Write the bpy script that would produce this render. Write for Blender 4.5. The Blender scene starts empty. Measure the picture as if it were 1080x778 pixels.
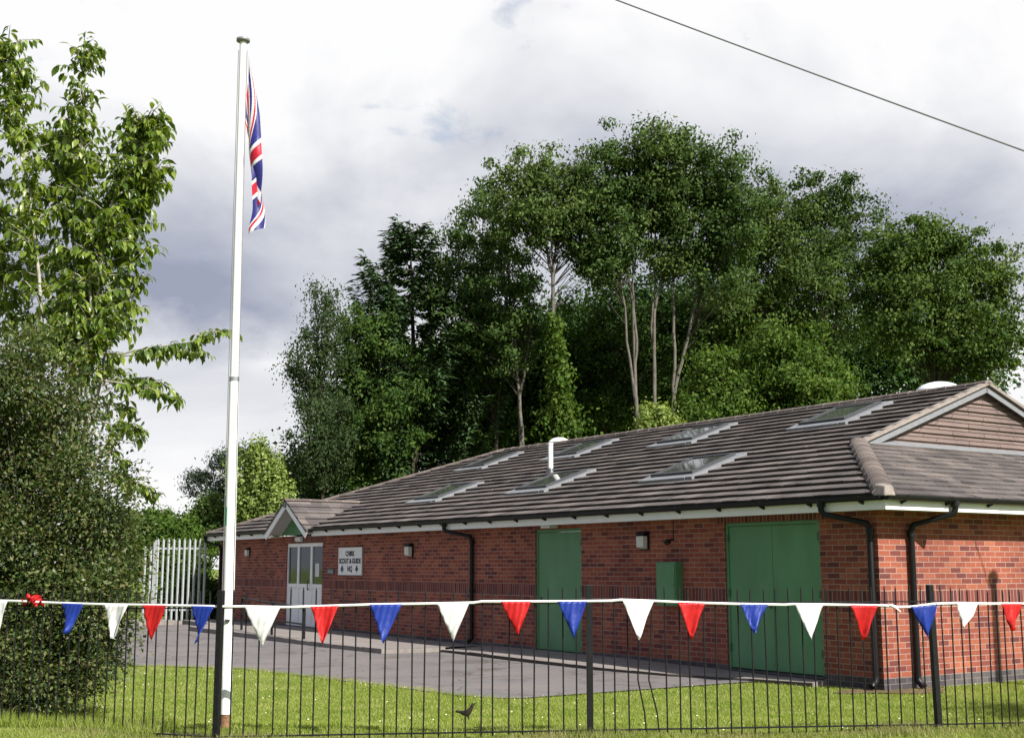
import bpy, math, random
import numpy as np
from mathutils import Vector, Matrix
random.seed(7); RNG = np.random.default_rng(11)
R = math.radians
scene = bpy.context.scene
col = scene.collection

# ---------------------------------------------------------------- measuring
F, CX, CY, HZ, EYE = 1320.0, 540.0, 389.0, 597.0, 1.59
PITCH = math.atan((HZ - CY) / F)
def ray(x, y):
    c, s = math.cos(PITCH), math.sin(PITCH)
    a, b = (x - CX) / F, (CY - y) / F
    return Vector((a, c - s * b, s + c * b))
def at(x, y, Y):
    d = ray(x, y); return Vector((0, 0, EYE)) + d * (Y / d.y)
def px2m(p, Y): return p * Y / F

# ---------------------------------------------------------------- helpers
def tag(o, label=None, cat=None, group=None, kind=None):
    if label: o['label'] = label
    if cat: o['category'] = cat
    if group: o['group'] = group
    if kind: o['kind'] = kind
    return o
def empty(name, loc, rz=0.0):
    o = bpy.data.objects.new(name, None); col.objects.link(o)
    o.location = loc; o.rotation_euler = (0, 0, rz); o.empty_display_size = .3
    return o

class MB:
    def __init__(s): s.v = []; s.f = []; s.m = []; s.u = []; s.s = []
    def face(s, pts, m=0, uv=None, sm=False):
        i = len(s.v); s.v += [tuple(p) for p in pts]
        s.f.append(tuple(range(i, i + len(pts)))); s.m.append(m); s.u.append(uv); s.s.append(sm)
    def box(s, x0, x1, y0, y1, z0, z1, m=0):
        p = [(x0,y0,z0),(x1,y0,z0),(x1,y1,z0),(x0,y1,z0),(x0,y0,z1),(x1,y0,z1),(x1,y1,z1),(x0,y1,z1)]
        i = len(s.v); s.v += p
        for q in ((0,3,2,1),(4,5,6,7),(0,1,5,4),(1,2,6,5),(2,3,7,6),(3,0,4,7)):
            s.f.append(tuple(i + k for k in q)); s.m.append(m); s.u.append(None); s.s.append(False)
    def prism(s, ring_a, ring_b, m=0):
        n = len(ring_a); i = len(s.v); s.v += [tuple(p) for p in ring_a] + [tuple(p) for p in ring_b]
        s.f.append(tuple(i + k for k in reversed(range(n)))); s.f.append(tuple(i + n + k for k in range(n)))
        s.m += [m, m]; s.u += [None, None]; s.s += [False, False]
        for k in range(n):
            k2 = (k + 1) % n
            s.f.append((i + k, i + k2, i + n + k2, i + n + k)); s.m.append(m); s.u.append(None); s.s.append(False)
    def tube(s, path, radii, n=8, m=0, cap=True, smooth=True):
        path = [Vector(p) for p in path]
        if not hasattr(radii, '__len__'): radii = [radii] * len(path)
        rings = []; pn = None
        for k, p in enumerate(path):
            if k == 0: t = path[1] - p
            elif k == len(path) - 1: t = p - path[k - 1]
            else: t = (path[k + 1] - p).normalized() + (p - path[k - 1]).normalized()
            t = t.normalized() if t.length > 1e-9 else Vector((0, 0, 1))
            if pn is None:
                a = Vector((1, 0, 0)) if abs(t.x) < .8 else Vector((0, 1, 0))
                pn = (a - t * a.dot(t)).normalized()
            else:
                pn = pn - t * pn.dot(t)
                pn = pn.normalized() if pn.length > 1e-6 else t.orthogonal().normalized()
            b = t.cross(pn); i = len(s.v)
            for q in range(n):
                an = 2 * math.pi * q / n
                s.v.append(tuple(p + (pn * math.cos(an) + b * math.sin(an)) * radii[k]))
            rings.append(i)
        for k in range(len(rings) - 1):
            a, b = rings[k], rings[k + 1]
            for q in range(n):
                q2 = (q + 1) % n
                s.f.append((a + q, a + q2, b + q2, b + q)); s.m.append(m); s.u.append(None); s.s.append(smooth)
        if cap:
            s.face([s.v[rings[0] + q] for q in reversed(range(n))], m); s.face([s.v[rings[-1] + q] for q in range(n)], m)
    def build(s, name, mats, parent=None, bevel=0):
        me = bpy.data.meshes.new(name); me.from_pydata(s.v, [], s.f)
        if not isinstance(mats, (list, tuple)): mats = [mats]
        for m in mats: me.materials.append(m)
        me.polygons.foreach_set('material_index', s.m)
        me.polygons.foreach_set('use_smooth', s.s)
        if any(u is not None for u in s.u):
            L = me.uv_layers.new(name='UVMap'); k = 0
            for f, u in zip(s.f, s.u):
                for q in range(len(f)):
                    if u is not None: L.data[k].uv = u[q]
                    k += 1
        me.update()
        o = bpy.data.objects.new(name, me); col.objects.link(o)
        if parent: o.parent = parent
        if bevel:
            b = o.modifiers.new('bevel', 'BEVEL'); b.width = bevel; b.segments = 2; b.limit_method = 'ANGLE'
        return o

def np_mesh(name, verts, faces, mat, parent=None, smooth=False, mats_idx=None):
    """verts (N,3), faces (M,k) all of one size"""
    me = bpy.data.meshes.new(name)
    M, k = faces.shape
    me.vertices.add(len(verts)); me.vertices.foreach_set('co', np.ascontiguousarray(verts, dtype=np.float32).ravel())
    me.loops.add(M * k); me.loops.foreach_set('vertex_index', np.ascontiguousarray(faces, dtype=np.int32).ravel())
    me.polygons.add(M); me.polygons.foreach_set('loop_start', np.arange(0, M * k, k, dtype=np.int32))
    for m in (mat if isinstance(mat, (list, tuple)) else [mat]): me.materials.append(m)
    if mats_idx is not None: me.polygons.foreach_set('material_index', mats_idx.astype(np.int32))
    if smooth: me.polygons.foreach_set('use_smooth', np.ones(M, dtype=bool))
    me.update(calc_edges=True); me.validate()
    o = bpy.data.objects.new(name, me); col.objects.link(o)
    if parent: o.parent = parent
    return o
def smoothstep(a, b, x):
    t = np.clip((x - a) / (b - a), 0, 1); return t * t * (3 - 2 * t)

# ---------------------------------------------------------------- materials
class NT:
    def __init__(s, m): s.t = m.node_tree; s.n = s.t.nodes; s.l = s.t.links
    def new(s, typ, **kw):
        n = s.n.new(typ)
        for k, v in kw.items(): setattr(n, k, v)
        return n
    def link(s, a, b): s.l.new(a, b)
def base_mat(name):
    m = bpy.data.materials.new(name); m.use_nodes = True
    return m, NT(m), m.node_tree.nodes['Principled BSDF']
def ramp(nt, stops, interp='LINEAR'):
    r = nt.new('ShaderNodeValToRGB'); e = r.color_ramp.elements; r.color_ramp.interpolation = interp
    while len(e) < len(stops): e.new(.5)
    for k, (p, c) in enumerate(stops): e[k].position = p; e[k].color = (*c, 1)
    return r
def plain(name, c, rough=.6, spec=.4, metal=0, var=.12, scale=6, bump=.0, bscale=60, stretch=None):
    """a colour with uneven weathering and a little relief"""
    m, nt, p = base_mat(name)
    tc = nt.new('ShaderNodeTexCoord'); src = tc.outputs['Object']
    if stretch:
        mp = nt.new('ShaderNodeMapping'); mp.inputs['Scale'].default_value = stretch; nt.link(src, mp.inputs['Vector']); src = mp.outputs['Vector']
    n1 = nt.new('ShaderNodeTexNoise'); n1.inputs['Scale'].default_value = scale; n1.inputs['Detail'].default_value = 8; n1.inputs['Roughness'].default_value = .65
    nt.link(src, n1.inputs['Vector'])
    r = ramp(nt, [(.3, tuple(x * (1 - var) for x in c)), (.7, tuple(min(1, x * (1 + var)) for x in c))])
    nt.link(n1.outputs['Fac'], r.inputs['Fac']); nt.link(r.outputs['Color'], p.inputs['Base Color'])
    p.inputs['Roughness'].default_value = rough; p.inputs['Specular IOR Level'].default_value = spec; p.inputs['Metallic'].default_value = metal
    if bump:
        n2 = nt.new('ShaderNodeTexNoise'); n2.inputs['Scale'].default_value = bscale; n2.inputs['Detail'].default_value = 5
        nt.link(tc.outputs['Object'], n2.inputs['Vector'])
        b = nt.new('ShaderNodeBump'); b.inputs['Strength'].default_value = bump; b.inputs['Distance'].default_value = .02
        nt.link(n2.outputs['Fac'], b.inputs['Height']); nt.link(b.outputs['Normal'], p.inputs['Normal'])
    return m
def brickwork(name, stops, mortar, w=.225, h=.075, ms=.0055, offset=.5, bump=.5, rough=.85):
    m, nt, p = base_mat(name)
    uv = nt.new('ShaderNodeUVMap', uv_map='UVMap')
    wob = nt.new('ShaderNodeTexNoise'); wob.inputs['Scale'].default_value = 9; wob.inputs['Detail'].default_value = 3
    nt.link(uv.outputs['UV'], wob.inputs['Vector'])
    sub = nt.new('ShaderNodeVectorMath', operation='SUBTRACT'); sub.inputs[1].default_value = (.5, .5, .5); nt.link(wob.outputs['Color'], sub.inputs[0])
    scl = nt.new('ShaderNodeVectorMath', operation='SCALE'); scl.inputs['Scale'].default_value = .006; nt.link(sub.outputs[0], scl.inputs[0])
    add = nt.new('ShaderNodeVectorMath', operation='ADD'); nt.link(uv.outputs['UV'], add.inputs[0]); nt.link(scl.outputs[0], add.inputs[1])
    b = nt.new('ShaderNodeTexBrick'); b.offset = offset; b.offset_frequency = 2
    b.inputs['Color1'].default_value = (0, 0, 0, 1); b.inputs['Color2'].default_value = (1, 1, 1, 1); b.inputs['Mortar'].default_value = (.5, .5, .5, 1)
    b.inputs['Scale'].default_value = 1; b.inputs['Brick Width'].default_value = w; b.inputs['Row Height'].default_value = h
    b.inputs['Mortar Size'].default_value = ms; b.inputs['Mortar Smooth'].default_value = .25; b.inputs['Bias'].default_value = 0
    nt.link(add.outputs[0], b.inputs['Vector'])
    r = ramp(nt, stops); nt.link(b.outputs['Color'], r.inputs['Fac'])
    n = nt.new('ShaderNodeTexNoise'); n.inputs['Scale'].default_value = 28; n.inputs['Detail'].default_value = 8; n.inputs['Roughness'].default_value = .7
    nt.link(uv.outputs['UV'], n.inputs['Vector'])
    n2 = nt.new('ShaderNodeTexNoise'); n2.inputs['Scale'].default_value = .9; n2.inputs['Detail'].default_value = 6
    nt.link(uv.outputs['UV'], n2.inputs['Vector'])
    gr = ramp(nt, [(.25, (.72, .70, .70)), (.75, (1.18, 1.15, 1.12))]); nt.link(n.outputs['Fac'], gr.inputs['Fac'])
    gr2 = ramp(nt, [(.3, (.74, .72, .74)), (.7, (1.12, 1.09, 1.06))]); nt.link(n2.outputs['Fac'], gr2.inputs['Fac'])
    m1 = nt.new('ShaderNodeMix', data_type='RGBA', blend_type='MULTIPLY'); m1.inputs['Factor'].default_value = 1
    nt.link(r.outputs['Color'], m1.inputs['A']); nt.link(gr.outputs['Color'], m1.inputs['B'])
    m2 = nt.new('ShaderNodeMix', data_type='RGBA', blend_type='MIX'); nt.link(b.outputs['Fac'], m2.inputs['Factor'])
    nt.link(m1.outputs['Result'], m2.inputs['A']); m2.inputs['B'].default_value = (*mortar, 1)
    m3 = nt.new('ShaderNodeMix', data_type='RGBA', blend_type='MULTIPLY'); m3.inputs['Factor'].default_value = 1
    nt.link(m2.outputs['Result'], m3.inputs['A']); nt.link(gr2.outputs['Color'], m3.inputs['B'])
    nt.link(m3.outputs['Result'], p.inputs['Base Color'])
    p.inputs['Roughness'].default_value = rough; p.inputs['Specular IOR Level'].default_value = .25
    inv = nt.new('ShaderNodeMath', operation='MULTIPLY_ADD'); inv.inputs[1].default_value = -1; inv.inputs[2].default_value = 1
    nt.link(b.outputs['Fac'], inv.inputs[0])
    ad = nt.new('ShaderNodeMath', operation='MULTIPLY_ADD'); ad.inputs[1].default_value = .35
    nt.link(n.outputs['Fac'], ad.inputs[0]); nt.link(inv.outputs[0], ad.inputs[2])
    bp = nt.new('ShaderNodeBump'); bp.inputs['Strength'].default_value = bump; bp.inputs['Distance'].default_value = .008
    nt.link(ad.outputs[0], bp.inputs['Height']); nt.link(bp.outputs['Normal'], p.inputs['Normal'])
    return m
def leafmat(name, cols, trans=.35, rough=.6, spec=.10, patch=.25, pscale=.5):
    """leaf colours differ leaf by leaf, and in patches through the crown"""
    m, nt, p = base_mat(name)
    g = nt.new('ShaderNodeNewGeometry')
    n = len(cols)
    r = ramp(nt, [(k / (n - 1), c) for k, c in enumerate(cols)])
    tc = nt.new('ShaderNodeTexCoord')
    no = nt.new('ShaderNodeTexNoise'); no.inputs['Scale'].default_value = pscale; no.inputs['Detail'].default_value = 3
    nt.link(tc.outputs['Object'], no.inputs['Vector'])
    mx = nt.new('ShaderNodeMath', operation='MULTIPLY_ADD'); mx.inputs[1].default_value = patch * 4; mx.inputs[2].default_value = -patch * 2
    nt.link(no.outputs['Fac'], mx.inputs[0])
    ad = nt.new('ShaderNodeMath', operation='ADD', use_clamp=True)
    nt.link(g.outputs['Random Per Island'], ad.inputs[0]); nt.link(mx.outputs[0], ad.inputs[1])
    nt.link(ad.outputs[0], r.inputs['Fac'])
    nt.link(r.outputs['Color'], p.inputs['Base Color'])
    p.inputs['Roughness'].default_value = rough; p.inputs['Specular IOR Level'].default_value = spec
    if trans:
        t = nt.new('ShaderNodeBsdfTranslucent')
        hs = nt.new('ShaderNodeMix', data_type='RGBA', blend_type='MULTIPLY'); hs.inputs['Factor'].default_value = 1
        nt.link(r.outputs['Color'], hs.inputs['A']); hs.inputs['B'].default_value = (1.5, 1.45, .6, 1)
        nt.link(hs.outputs['Result'], t.inputs['Color'])
        ms = nt.new('ShaderNodeMixShader'); ms.inputs['Fac'].default_value = trans
        nt.link(p.outputs[0], ms.inputs[1]); nt.link(t.outputs[0], ms.inputs[2])
        nt.link(ms.outputs[0], nt.n['Material Output'].inputs['Surface'])
    return m

BR = [(0, (.135, .045, .043)), (.14, (.185, .055, .047)), (.32, (.255, .073, .051)), (.75, (.315, .096, .059)), (1, (.37, .130, .078))]
M_brick = brickwork('red_brick', BR, (.38, .275, .23))
M_soldier = brickwork('red_soldier_brick', [(0, (.11, .036, .038)), (.5, (.18, .054, .046)), (1, (.28, .088, .060))], (.38, .275, .23), w=.215, h=.075, offset=0)
M_plinth = brickwork('blue_brick', [(0, (.065, .06, .07)), (.5, (.095, .088, .096)), (1, (.13, .12, .122))], (.20, .18, .17))
M_tile = brickwork('roof_tile', [(0, (.082, .076, .076)), (.3, (.115, .105, .103)), (.7, (.143, .129, .124)), (1, (.192, .173, .164))], (.045, .04, .04), w=.30, h=.3345, ms=.004, bump=.3, rough=.9)
M_hiptile = brickwork('ridge_tile', [(0, (.12, .1, .092)), (1, (.20, .175, .155))], (.22, .2, .18), w=.45, h=10, ms=.012, bump=.5, rough=.95)
M_hung = brickwork('hung_tile', [(0, (.165, .130, .120)), (.5, (.19, .148, .136)), (1, (.215, .168, .154))], (.045, .032, .03), w=.9, h=.15, ms=.008, bump=.3)  # dark joint colour paints in the shadow gaps under the tile courses
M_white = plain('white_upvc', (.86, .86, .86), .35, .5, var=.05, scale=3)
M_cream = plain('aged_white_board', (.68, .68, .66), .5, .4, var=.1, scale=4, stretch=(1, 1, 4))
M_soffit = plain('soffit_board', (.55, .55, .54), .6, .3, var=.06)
M_black = plain('black_plastic', (.007, .007, .008), .45, .3, var=.3, scale=5)
M_blackpaint = plain('black_paint_on_steel', (.009, .009, .010), .5, .22, var=.35, scale=22, bump=.1, bscale=140)
M_greendoor = plain('green_gloss_paint', (.092, .245, .112), .42, .4, var=.16, scale=2.2, bump=.12, bscale=25, stretch=(1, 1, .4))
M_greendark = plain('green_panel_edge', (.035, .13, .06), .5, .4, var=.12)
M_glass = plain('dark_glass', (.022, .034, .028), .06, .8, var=.3, scale=1.5)
M_skyglass = plain('rooflight_glass', (.06, .066, .06), .04, .9, var=.25, scale=3)
M_lead = plain('lead_flashing', (.24, .25, .265), .5, .5, metal=.25, var=.15, scale=9)
M_darkmetal = plain('dark_frame', (.05, .052, .058), .4, .5, var=.15)
M_mortar = plain('bedding_mortar', (.27, .235, .21), .95, .1, var=.25, scale=14, bump=.4)
M_steel = plain('galvanised_steel', (.40, .42, .43), .48, .5, metal=.35, var=.14, scale=7)
M_pole = plain('white_pole_paint', (.82, .82, .81), .3, .5, var=.04, scale=4)
M_rust = plain('rusty_footing', (.22, .12, .07), .9, .2, var=.4, scale=14, bump=.4)
M_diff = plain('lamp_diffuser', (.62, .62, .57), .35, .5, var=.08)
M_text = plain('black_lettering', (.025, .026, .03), .5, .4, var=.05)
M_badge = plain('blue_emblem', (.04, .06, .13), .5, .4, var=.05)
M_sign = plain('white_sign_board', (.84, .84, .84), .4, .4, var=.04, scale=5)
M_plaque = plain('slate_blue_plaque', (.03, .045, .085), .4, .5, var=.1)
M_paper = plain('paper_notice', (.7, .7, .68), .7, .2, var=.05)
M_concrete = plain('path_concrete', (.23, .205, .192), .9, .2, var=.16, scale=2.4, bump=.3, bscale=70)
M_kerb = plain('kerb_concrete', (.225, .20, .185), .92, .2, var=.25, scale=6, bump=.5, bscale=40)
M_wood = plain('weathered_timber', (.16, .125, .09), .85, .2, var=.25, scale=5, bump=.4, bscale=30, stretch=(4, 4, .3))
M_bark_pale = plain('pale_bark', (.125, .112, .095), .9, .2, var=.35, scale=5, bump=.6, bscale=18)
M_bark = plain('dark_bark', (.06, .05, .04), .95, .15, var=.35, scale=5, bump=.6, bscale=18)
M_bark_cherry = plain('silvery_bark', (.34, .315, .275), .75, .3, var=.3, scale=9, bump=.4, bscale=30)
M_wire = plain('cable_sheath', (.16, .16, .16), .6, .3, var=.1)
def cloth(name, c, trans=.38):
    m, nt, p = base_mat(name)
    tc = nt.new('ShaderNodeTexCoord'); n = nt.new('ShaderNodeTexNoise'); n.inputs['Scale'].default_value = 14; n.inputs['Detail'].default_value = 4
    nt.link(tc.outputs['Object'], n.inputs['Vector'])
    r = ramp(nt, [(.3, tuple(x * .86 for x in c)), (.7, tuple(min(1, x * 1.1) for x in c))]); nt.link(n.outputs['Fac'], r.inputs['Fac'])
    nt.link(r.outputs['Color'], p.inputs['Base Color']); p.inputs['Roughness'].default_value = .45; p.inputs['Specular IOR Level'].default_value = .35
    b = nt.new('ShaderNodeBump'); b.inputs['Strength'].default_value = .25; b.inputs['Distance'].default_value = .02
    nt.link(n.outputs['Fac'], b.inputs['Height']); nt.link(b.outputs['Normal'], p.inputs['Normal'])
    t = nt.new('ShaderNodeBsdfTranslucent'); nt.link(r.outputs['Color'], t.inputs['Color'])
    ms = nt.new('ShaderNodeMixShader'); ms.inputs['Fac'].default_value = trans
    nt.link(p.outputs[0], ms.inputs[1]); nt.link(t.outputs[0], ms.inputs[2]); nt.link(ms.outputs[0], nt.n['Material Output'].inputs['Surface'])
    return m
M_cred = cloth('red_cloth', (.62, .022, .022)); M_cblue = cloth('blue_cloth', (.022, .055, .36)); M_cwhite = cloth('white_cloth', (.86, .86, .86))
M_fblue = cloth('flag_blue_cloth', (.035, .035, .22)); M_fred = cloth('flag_red_cloth', (.58, .02, .05))
M_cord = plain('white_tape', (.80, .80, .79), .6, .3, var=.05)

# ---------------------------------------------------------------- the place, measured
K = Vector((4.829, 16.670, 0)); BROT = math.atan2(.55433, .83230)
Ld = Vector((-.55433, .83230, 0)); Ed = Vector((.83230, .55433, 0))
def B(e, u, z=0): return K + Ed * e + Ld * u + Vector((0, 0, z))
def up_(x, y):                       # world -> (along the long wall, distance out from it)
    dx, dy = x - K.x, y - K.y
    return dx * Ld.x + dy * Ld.y, -(dx * Ed.x + dy * Ed.y)
def gz(x, y):
    x = np.asarray(x, float); y = np.asarray(y, float)
    s = smoothstep(10.9, 14.2, y + .12 * np.sin(x * 1.1)); a = .145 * (1 - s)
    bump = .016 * (np.sin(x * 2.3 + y * 1.1) + np.sin(x * .9 - y * 2.9 + 1) + .6 * np.sin(x * 4.1 + y * 3.7)) * (1 - smoothstep(12.6, 14.2, y)) * smoothstep(4, 9, y)
    return a * smoothstep(3, 8.5, y) + bump - .012
EDGE = [(1.84, 4.45), (2.0, 4.72), (2.5, 4.92), (4.33, 5.08), (7.98, 5.62), (9.2, 6.5), (9.9, 7.6), (10.6, 10), (11.5, 16), (13, 40)]
def lawn_mask(x, y):
    u, p = up_(x, y)
    ee = np.interp(u, [a for a, b in EDGE], [b for a, b in EDGE])
    lawn = np.where(u < 1.84, True, p > ee)
    return lawn & ~((u > -.02) & (p < .02)) & ~((u > .9) & (u < 2.2) & (p < .34))

# ground: one sheet to the horizon
def ground():
    xs = np.concatenate([[-600, -250, -120, -60, -35, -22, -16], np.arange(-12, 12.01, .2), [16, 22, 35, 60, 120, 250, 600]])
    ys = np.concatenate([[-300, -100, -30, -8, 0, 4], np.arange(6, 20.01, .2), [22, 26, 32, 40, 55, 80, 140, 300, 700]])
    X, Y = np.meshgrid(xs, ys); Z = gz(X, Y)
    v = np.stack([X, Y, Z], -1).reshape(-1, 3); nx, ny = len(xs), len(ys)
    i = (np.arange(ny - 1)[:, None] * nx + np.arange(nx - 1)[None, :]).ravel()
    f = np.stack([i, i + 1, i + nx + 1, i + nx], 1)
    m, nt, p = base_mat('lawn_turf')
    tc = nt.new('ShaderNodeTexCoord')
    n1 = nt.new('ShaderNodeTexNoise'); n1.inputs['Scale'].default_value = 1.3; n1.inputs['Detail'].default_value = 7; n1.inputs['Roughness'].default_value = .6
    n2 = nt.new('ShaderNodeTexNoise'); n2.inputs['Scale'].default_value = 45; n2.inputs['Detail'].default_value = 6; n2.inputs['Roughness'].default_value = .75
    for n in (n1, n2): nt.link(tc.outputs['Object'], n.inputs['Vector'])
    r1 = ramp(nt, [(.3, (.105, .155, .028)), (.5, (.155, .205, .042)), (.7, (.22, .235, .085))]); nt.link(n1.outputs['Fac'], r1.inputs['Fac'])
    r2 = ramp(nt, [(.25, (.55, .6, .5)), (.75, (1.3, 1.25, 1.2))]); nt.link(n2.outputs['Fac'], r2.inputs['Fac'])
    mx = nt.new('ShaderNodeMix', data_type='RGBA', blend_type='MULTIPLY'); mx.inputs['Factor'].default_value = 1
    nt.link(r1.outputs['Color'], mx.inputs['A']); nt.link(r2.outputs['Color'], mx.inputs['B'])
    nt.link(mx.outputs['Result'], p.inputs['Base Color']); p.inputs['Roughness'].default_value = .95; p.inputs['Specular IOR Level'].default_value = .1
    b = nt.new('ShaderNodeBump'); b.inputs['Strength'].default_value = .7; b.inputs['Distance'].default_value = .04
    nt.link(n2.outputs['Fac'], b.inputs['Height']); nt.link(b.outputs['Normal'], p.inputs['Normal'])
    tag(np_mesh('lawn', v, f, m, smooth=True), kind='structure')
ground()
def car_park():
    m, nt, p = base_mat('worn_tarmac')
    tc = nt.new('ShaderNodeTexCoord')
    n1 = nt.new('ShaderNodeTexNoise'); n1.inputs['Scale'].default_value = .55; n1.inputs['Detail'].default_value = 8; n1.inputs['Roughness'].default_value = .62
    n2 = nt.new('ShaderNodeTexNoise'); n2.inputs['Scale'].default_value = 90; n2.inputs['Detail'].default_value = 4
    for n in (n1, n2): nt.link(tc.outputs['Object'], n.inputs['Vector'])
    r1 = ramp(nt, [(.3, (.140, .130, .132)), (.5, (.165, .152, .152)), (.62, (.182, .162, .155)), (.75, (.198, .170, .154))]); nt.link(n1.outputs['Fac'], r1.inputs['Fac'])
    r2 = ramp(nt, [(.3, (.78, .78, .78)), (.7, (1.15, 1.15, 1.15))]); nt.link(n2.outputs['Fac'], r2.inputs['Fac'])
    mx = nt.new('ShaderNodeMix', data_type='RGBA', blend_type='MULTIPLY'); mx.inputs['Factor'].default_value = 1
    nt.link(r1.outputs['Color'], mx.inputs['A']); nt.link(r2.outputs['Color'], mx.inputs['B'])
    vo = nt.new('ShaderNodeTexVoronoi', feature='DISTANCE_TO_EDGE'); vo.inputs['Scale'].default_value = .55
    ds = nt.new('ShaderNodeTexNoise'); ds.inputs['Scale'].default_value = 1.7; ds.inputs['Detail'].default_value = 6; nt.link(tc.outputs['Object'], ds.inputs['Vector'])
    va = nt.new('ShaderNodeVectorMath', operation='MULTIPLY_ADD'); va.inputs[1].default_value = (1.3, 1.3, 0); nt.link(ds.outputs['Color'], va.inputs[0]); nt.link(tc.outputs['Object'], va.inputs[2]); nt.link(va.outputs[0], vo.inputs['Vector'])
    ck = ramp(nt, [(.0, (.42, .40, .38)), (.012, (1, 1, 1))]); nt.link(vo.outputs['Distance'], ck.inputs['Fac'])
    n3 = nt.new('ShaderNodeTexNoise'); n3.inputs['Scale'].default_value = .9; n3.inputs['Detail'].default_value = 10; n3.inputs['Roughness'].default_value = .7; nt.link(tc.outputs['Object'], n3.inputs['Vector'])
    st = ramp(nt, [(.38, (.74, .71, .68)), (.46, (1, 1, 1)), (.60, (1, 1, 1)), (.68, (1.16, 1.08, 1.0))]); nt.link(n3.outputs['Fac'], st.inputs['Fac'])
    for o_ in (ck, st):
        m2 = nt.new('ShaderNodeMix', data_type='RGBA', blend_type='MULTIPLY'); m2.inputs['Factor'].default_value = 1
        nt.link(mx.outputs['Result'], m2.inputs['A']); nt.link(o_.outputs['Color'], m2.inputs['B']); mx = m2
    nt.link(mx.outputs['Result'], p.inputs['Base Color']); p.inputs['Roughness'].default_value = .92; p.inputs['Specular IOR Level'].default_value = .2
    b = nt.new('ShaderNodeBump'); b.inputs['Strength'].default_value = .4; b.inputs['Distance'].default_value = .01
    nt.link(n2.outputs['Fac'], b.inputs['Height']); nt.link(b.outputs['Normal'], p.inputs['Normal'])
    pts = []
    ed = []
    for k in range(len(EDGE) - 1):
        (a, b_), (c, d) = EDGE[k], EDGE[k + 1]; n = max(1, int(math.hypot(c - a, d - b_) / .25))
        if k == len(EDGE) - 2: n = 1
        for q in range(n):
            t = q / n; ed.append((a + (c - a) * t + random.uniform(-.02, .02), b_ + (d - b_) * t + random.uniform(-.025, .025)))
    ed += [(13, 40), (23.2, 40), (23.2, .3), (1.9, .3)]
    for u, q in ed: pts.append(B(-q, u, .004))
    mb = MB(); mb.face(list(reversed(pts)))
    tag(mb.build('car_park', m), kind='structure')
    # low far kerb and pavement beyond
    mb = MB()
    for q in range(20):
        y0 = 1.3 + q * .92; a, b_, c, d = B(-y0, 23.2), B(-y0 - .91, 23.2), B(-y0 - .91, 23.33), B(-y0, 23.33)
        mb.prism([a, b_, c, d], [v + Vector((0, 0, .11)) for v in (a, b_, c, d)])
    tag(mb.build('kerb', M_kerb), kind='structure')
    mb = MB(); mb.face([B(-1.3, 23.33, .1), B(-20, 23.33, .1), B(-20, 25.0, .1), B(-1.3, 25.0, .1)][::-1])
    tag(mb.build('pavement', M_concrete), kind='structure')
car_park()
def footpath():
    # raised path along the wall, with a ramp up to the entrance
    out = [(.95, .32), (1.97, .50), (3.2, .95), (4.6, 1.16), (6.5, 1.16), (8.5, 1.08), (9.6, 1.02), (9.75, 2.2), (12, 2.28), (16, 2.3), (19.8, 2.3), (21.2, 1.3), (23.8, 1.1)]
    def zt(u): return .055 + .045 * smoothstep(1.5, 6, u) - .02 * smoothstep(9, 10, u) + .02 * smoothstep(11, 16, u)
    mb = MB(); mk = MB()
    for k in range(len(out) - 1):
        (u0, p0), (u1, p1) = out[k], out[k + 1]
        n = max(1, int(abs(u1 - u0) / .6))
        for q in range(n):
            a, b = q / n, (q + 1) / n
            ua, ub, pa, pb = u0 + (u1 - u0) * a, u0 + (u1 - u0) * b, p0 + (p1 - p0) * a, p0 + (p1 - p0) * b
            za, zb = zt(ua), zt(ub); ka = .10 if ua > 9.5 else .03; mm = 0 if ua > 9.5 else 1
            ea, eb = (za, zb) if ua > 9.5 else (za - .045 * min(1, pa), zb - .045 * min(1, pb))
            mb.face([B(0, ua, za), B(-pa + ka, ua, ea), B(-pb + ka, ub, eb), B(0, ub, zb)][::-1]); za, zb = ea, eb
            j = random.uniform(-.006, .006)
            mk.prism([B(-pa, ua, -.02), B(-pb, ub - .008, -.02), B(-pb + ka, ub - .008, -.02), B(-pa + ka, ua, -.02)],
                     [B(-pa, ua, za + .004 + j), B(-pb, ub - .008, zb + .004 + j), B(-pb + ka, ub - .008, zb + .004 + j), B(-pa + ka, ua, za + .004 + j)], mm)
    mb.face([B(0, .95, .055), B(-.32, .95, .055), B(-.32, .95, -.05), B(0, .95, -.05)])
    tag(mb.build('path', M_concrete), kind='structure'); tag(mk.build('path_kerb', [M_kerb, plain('dark_kerb', (.075, .065, .06), .95, .1, var=.3, scale=6)]), kind='structure')
    # bare earth at the wall corner and below the shrub
    m = plain('bare_soil', (.13, .085, .06), .98, .1, var=.3, scale=7, bump=.6, bscale=35)
    mb = MB(); ring = []
    for q in range(28):
        a = 2 * math.pi * q / 28; r = 1 + .2 * math.sin(3 * a) + random.uniform(-.12, .12)
        ring.append(B(.28 + .85 * r * math.cos(a), -.02 + .42 * r * math.sin(a), .004))
    mb.face(ring); tag(mb.build('bare_soil', m), kind='structure')
footpath()

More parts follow.
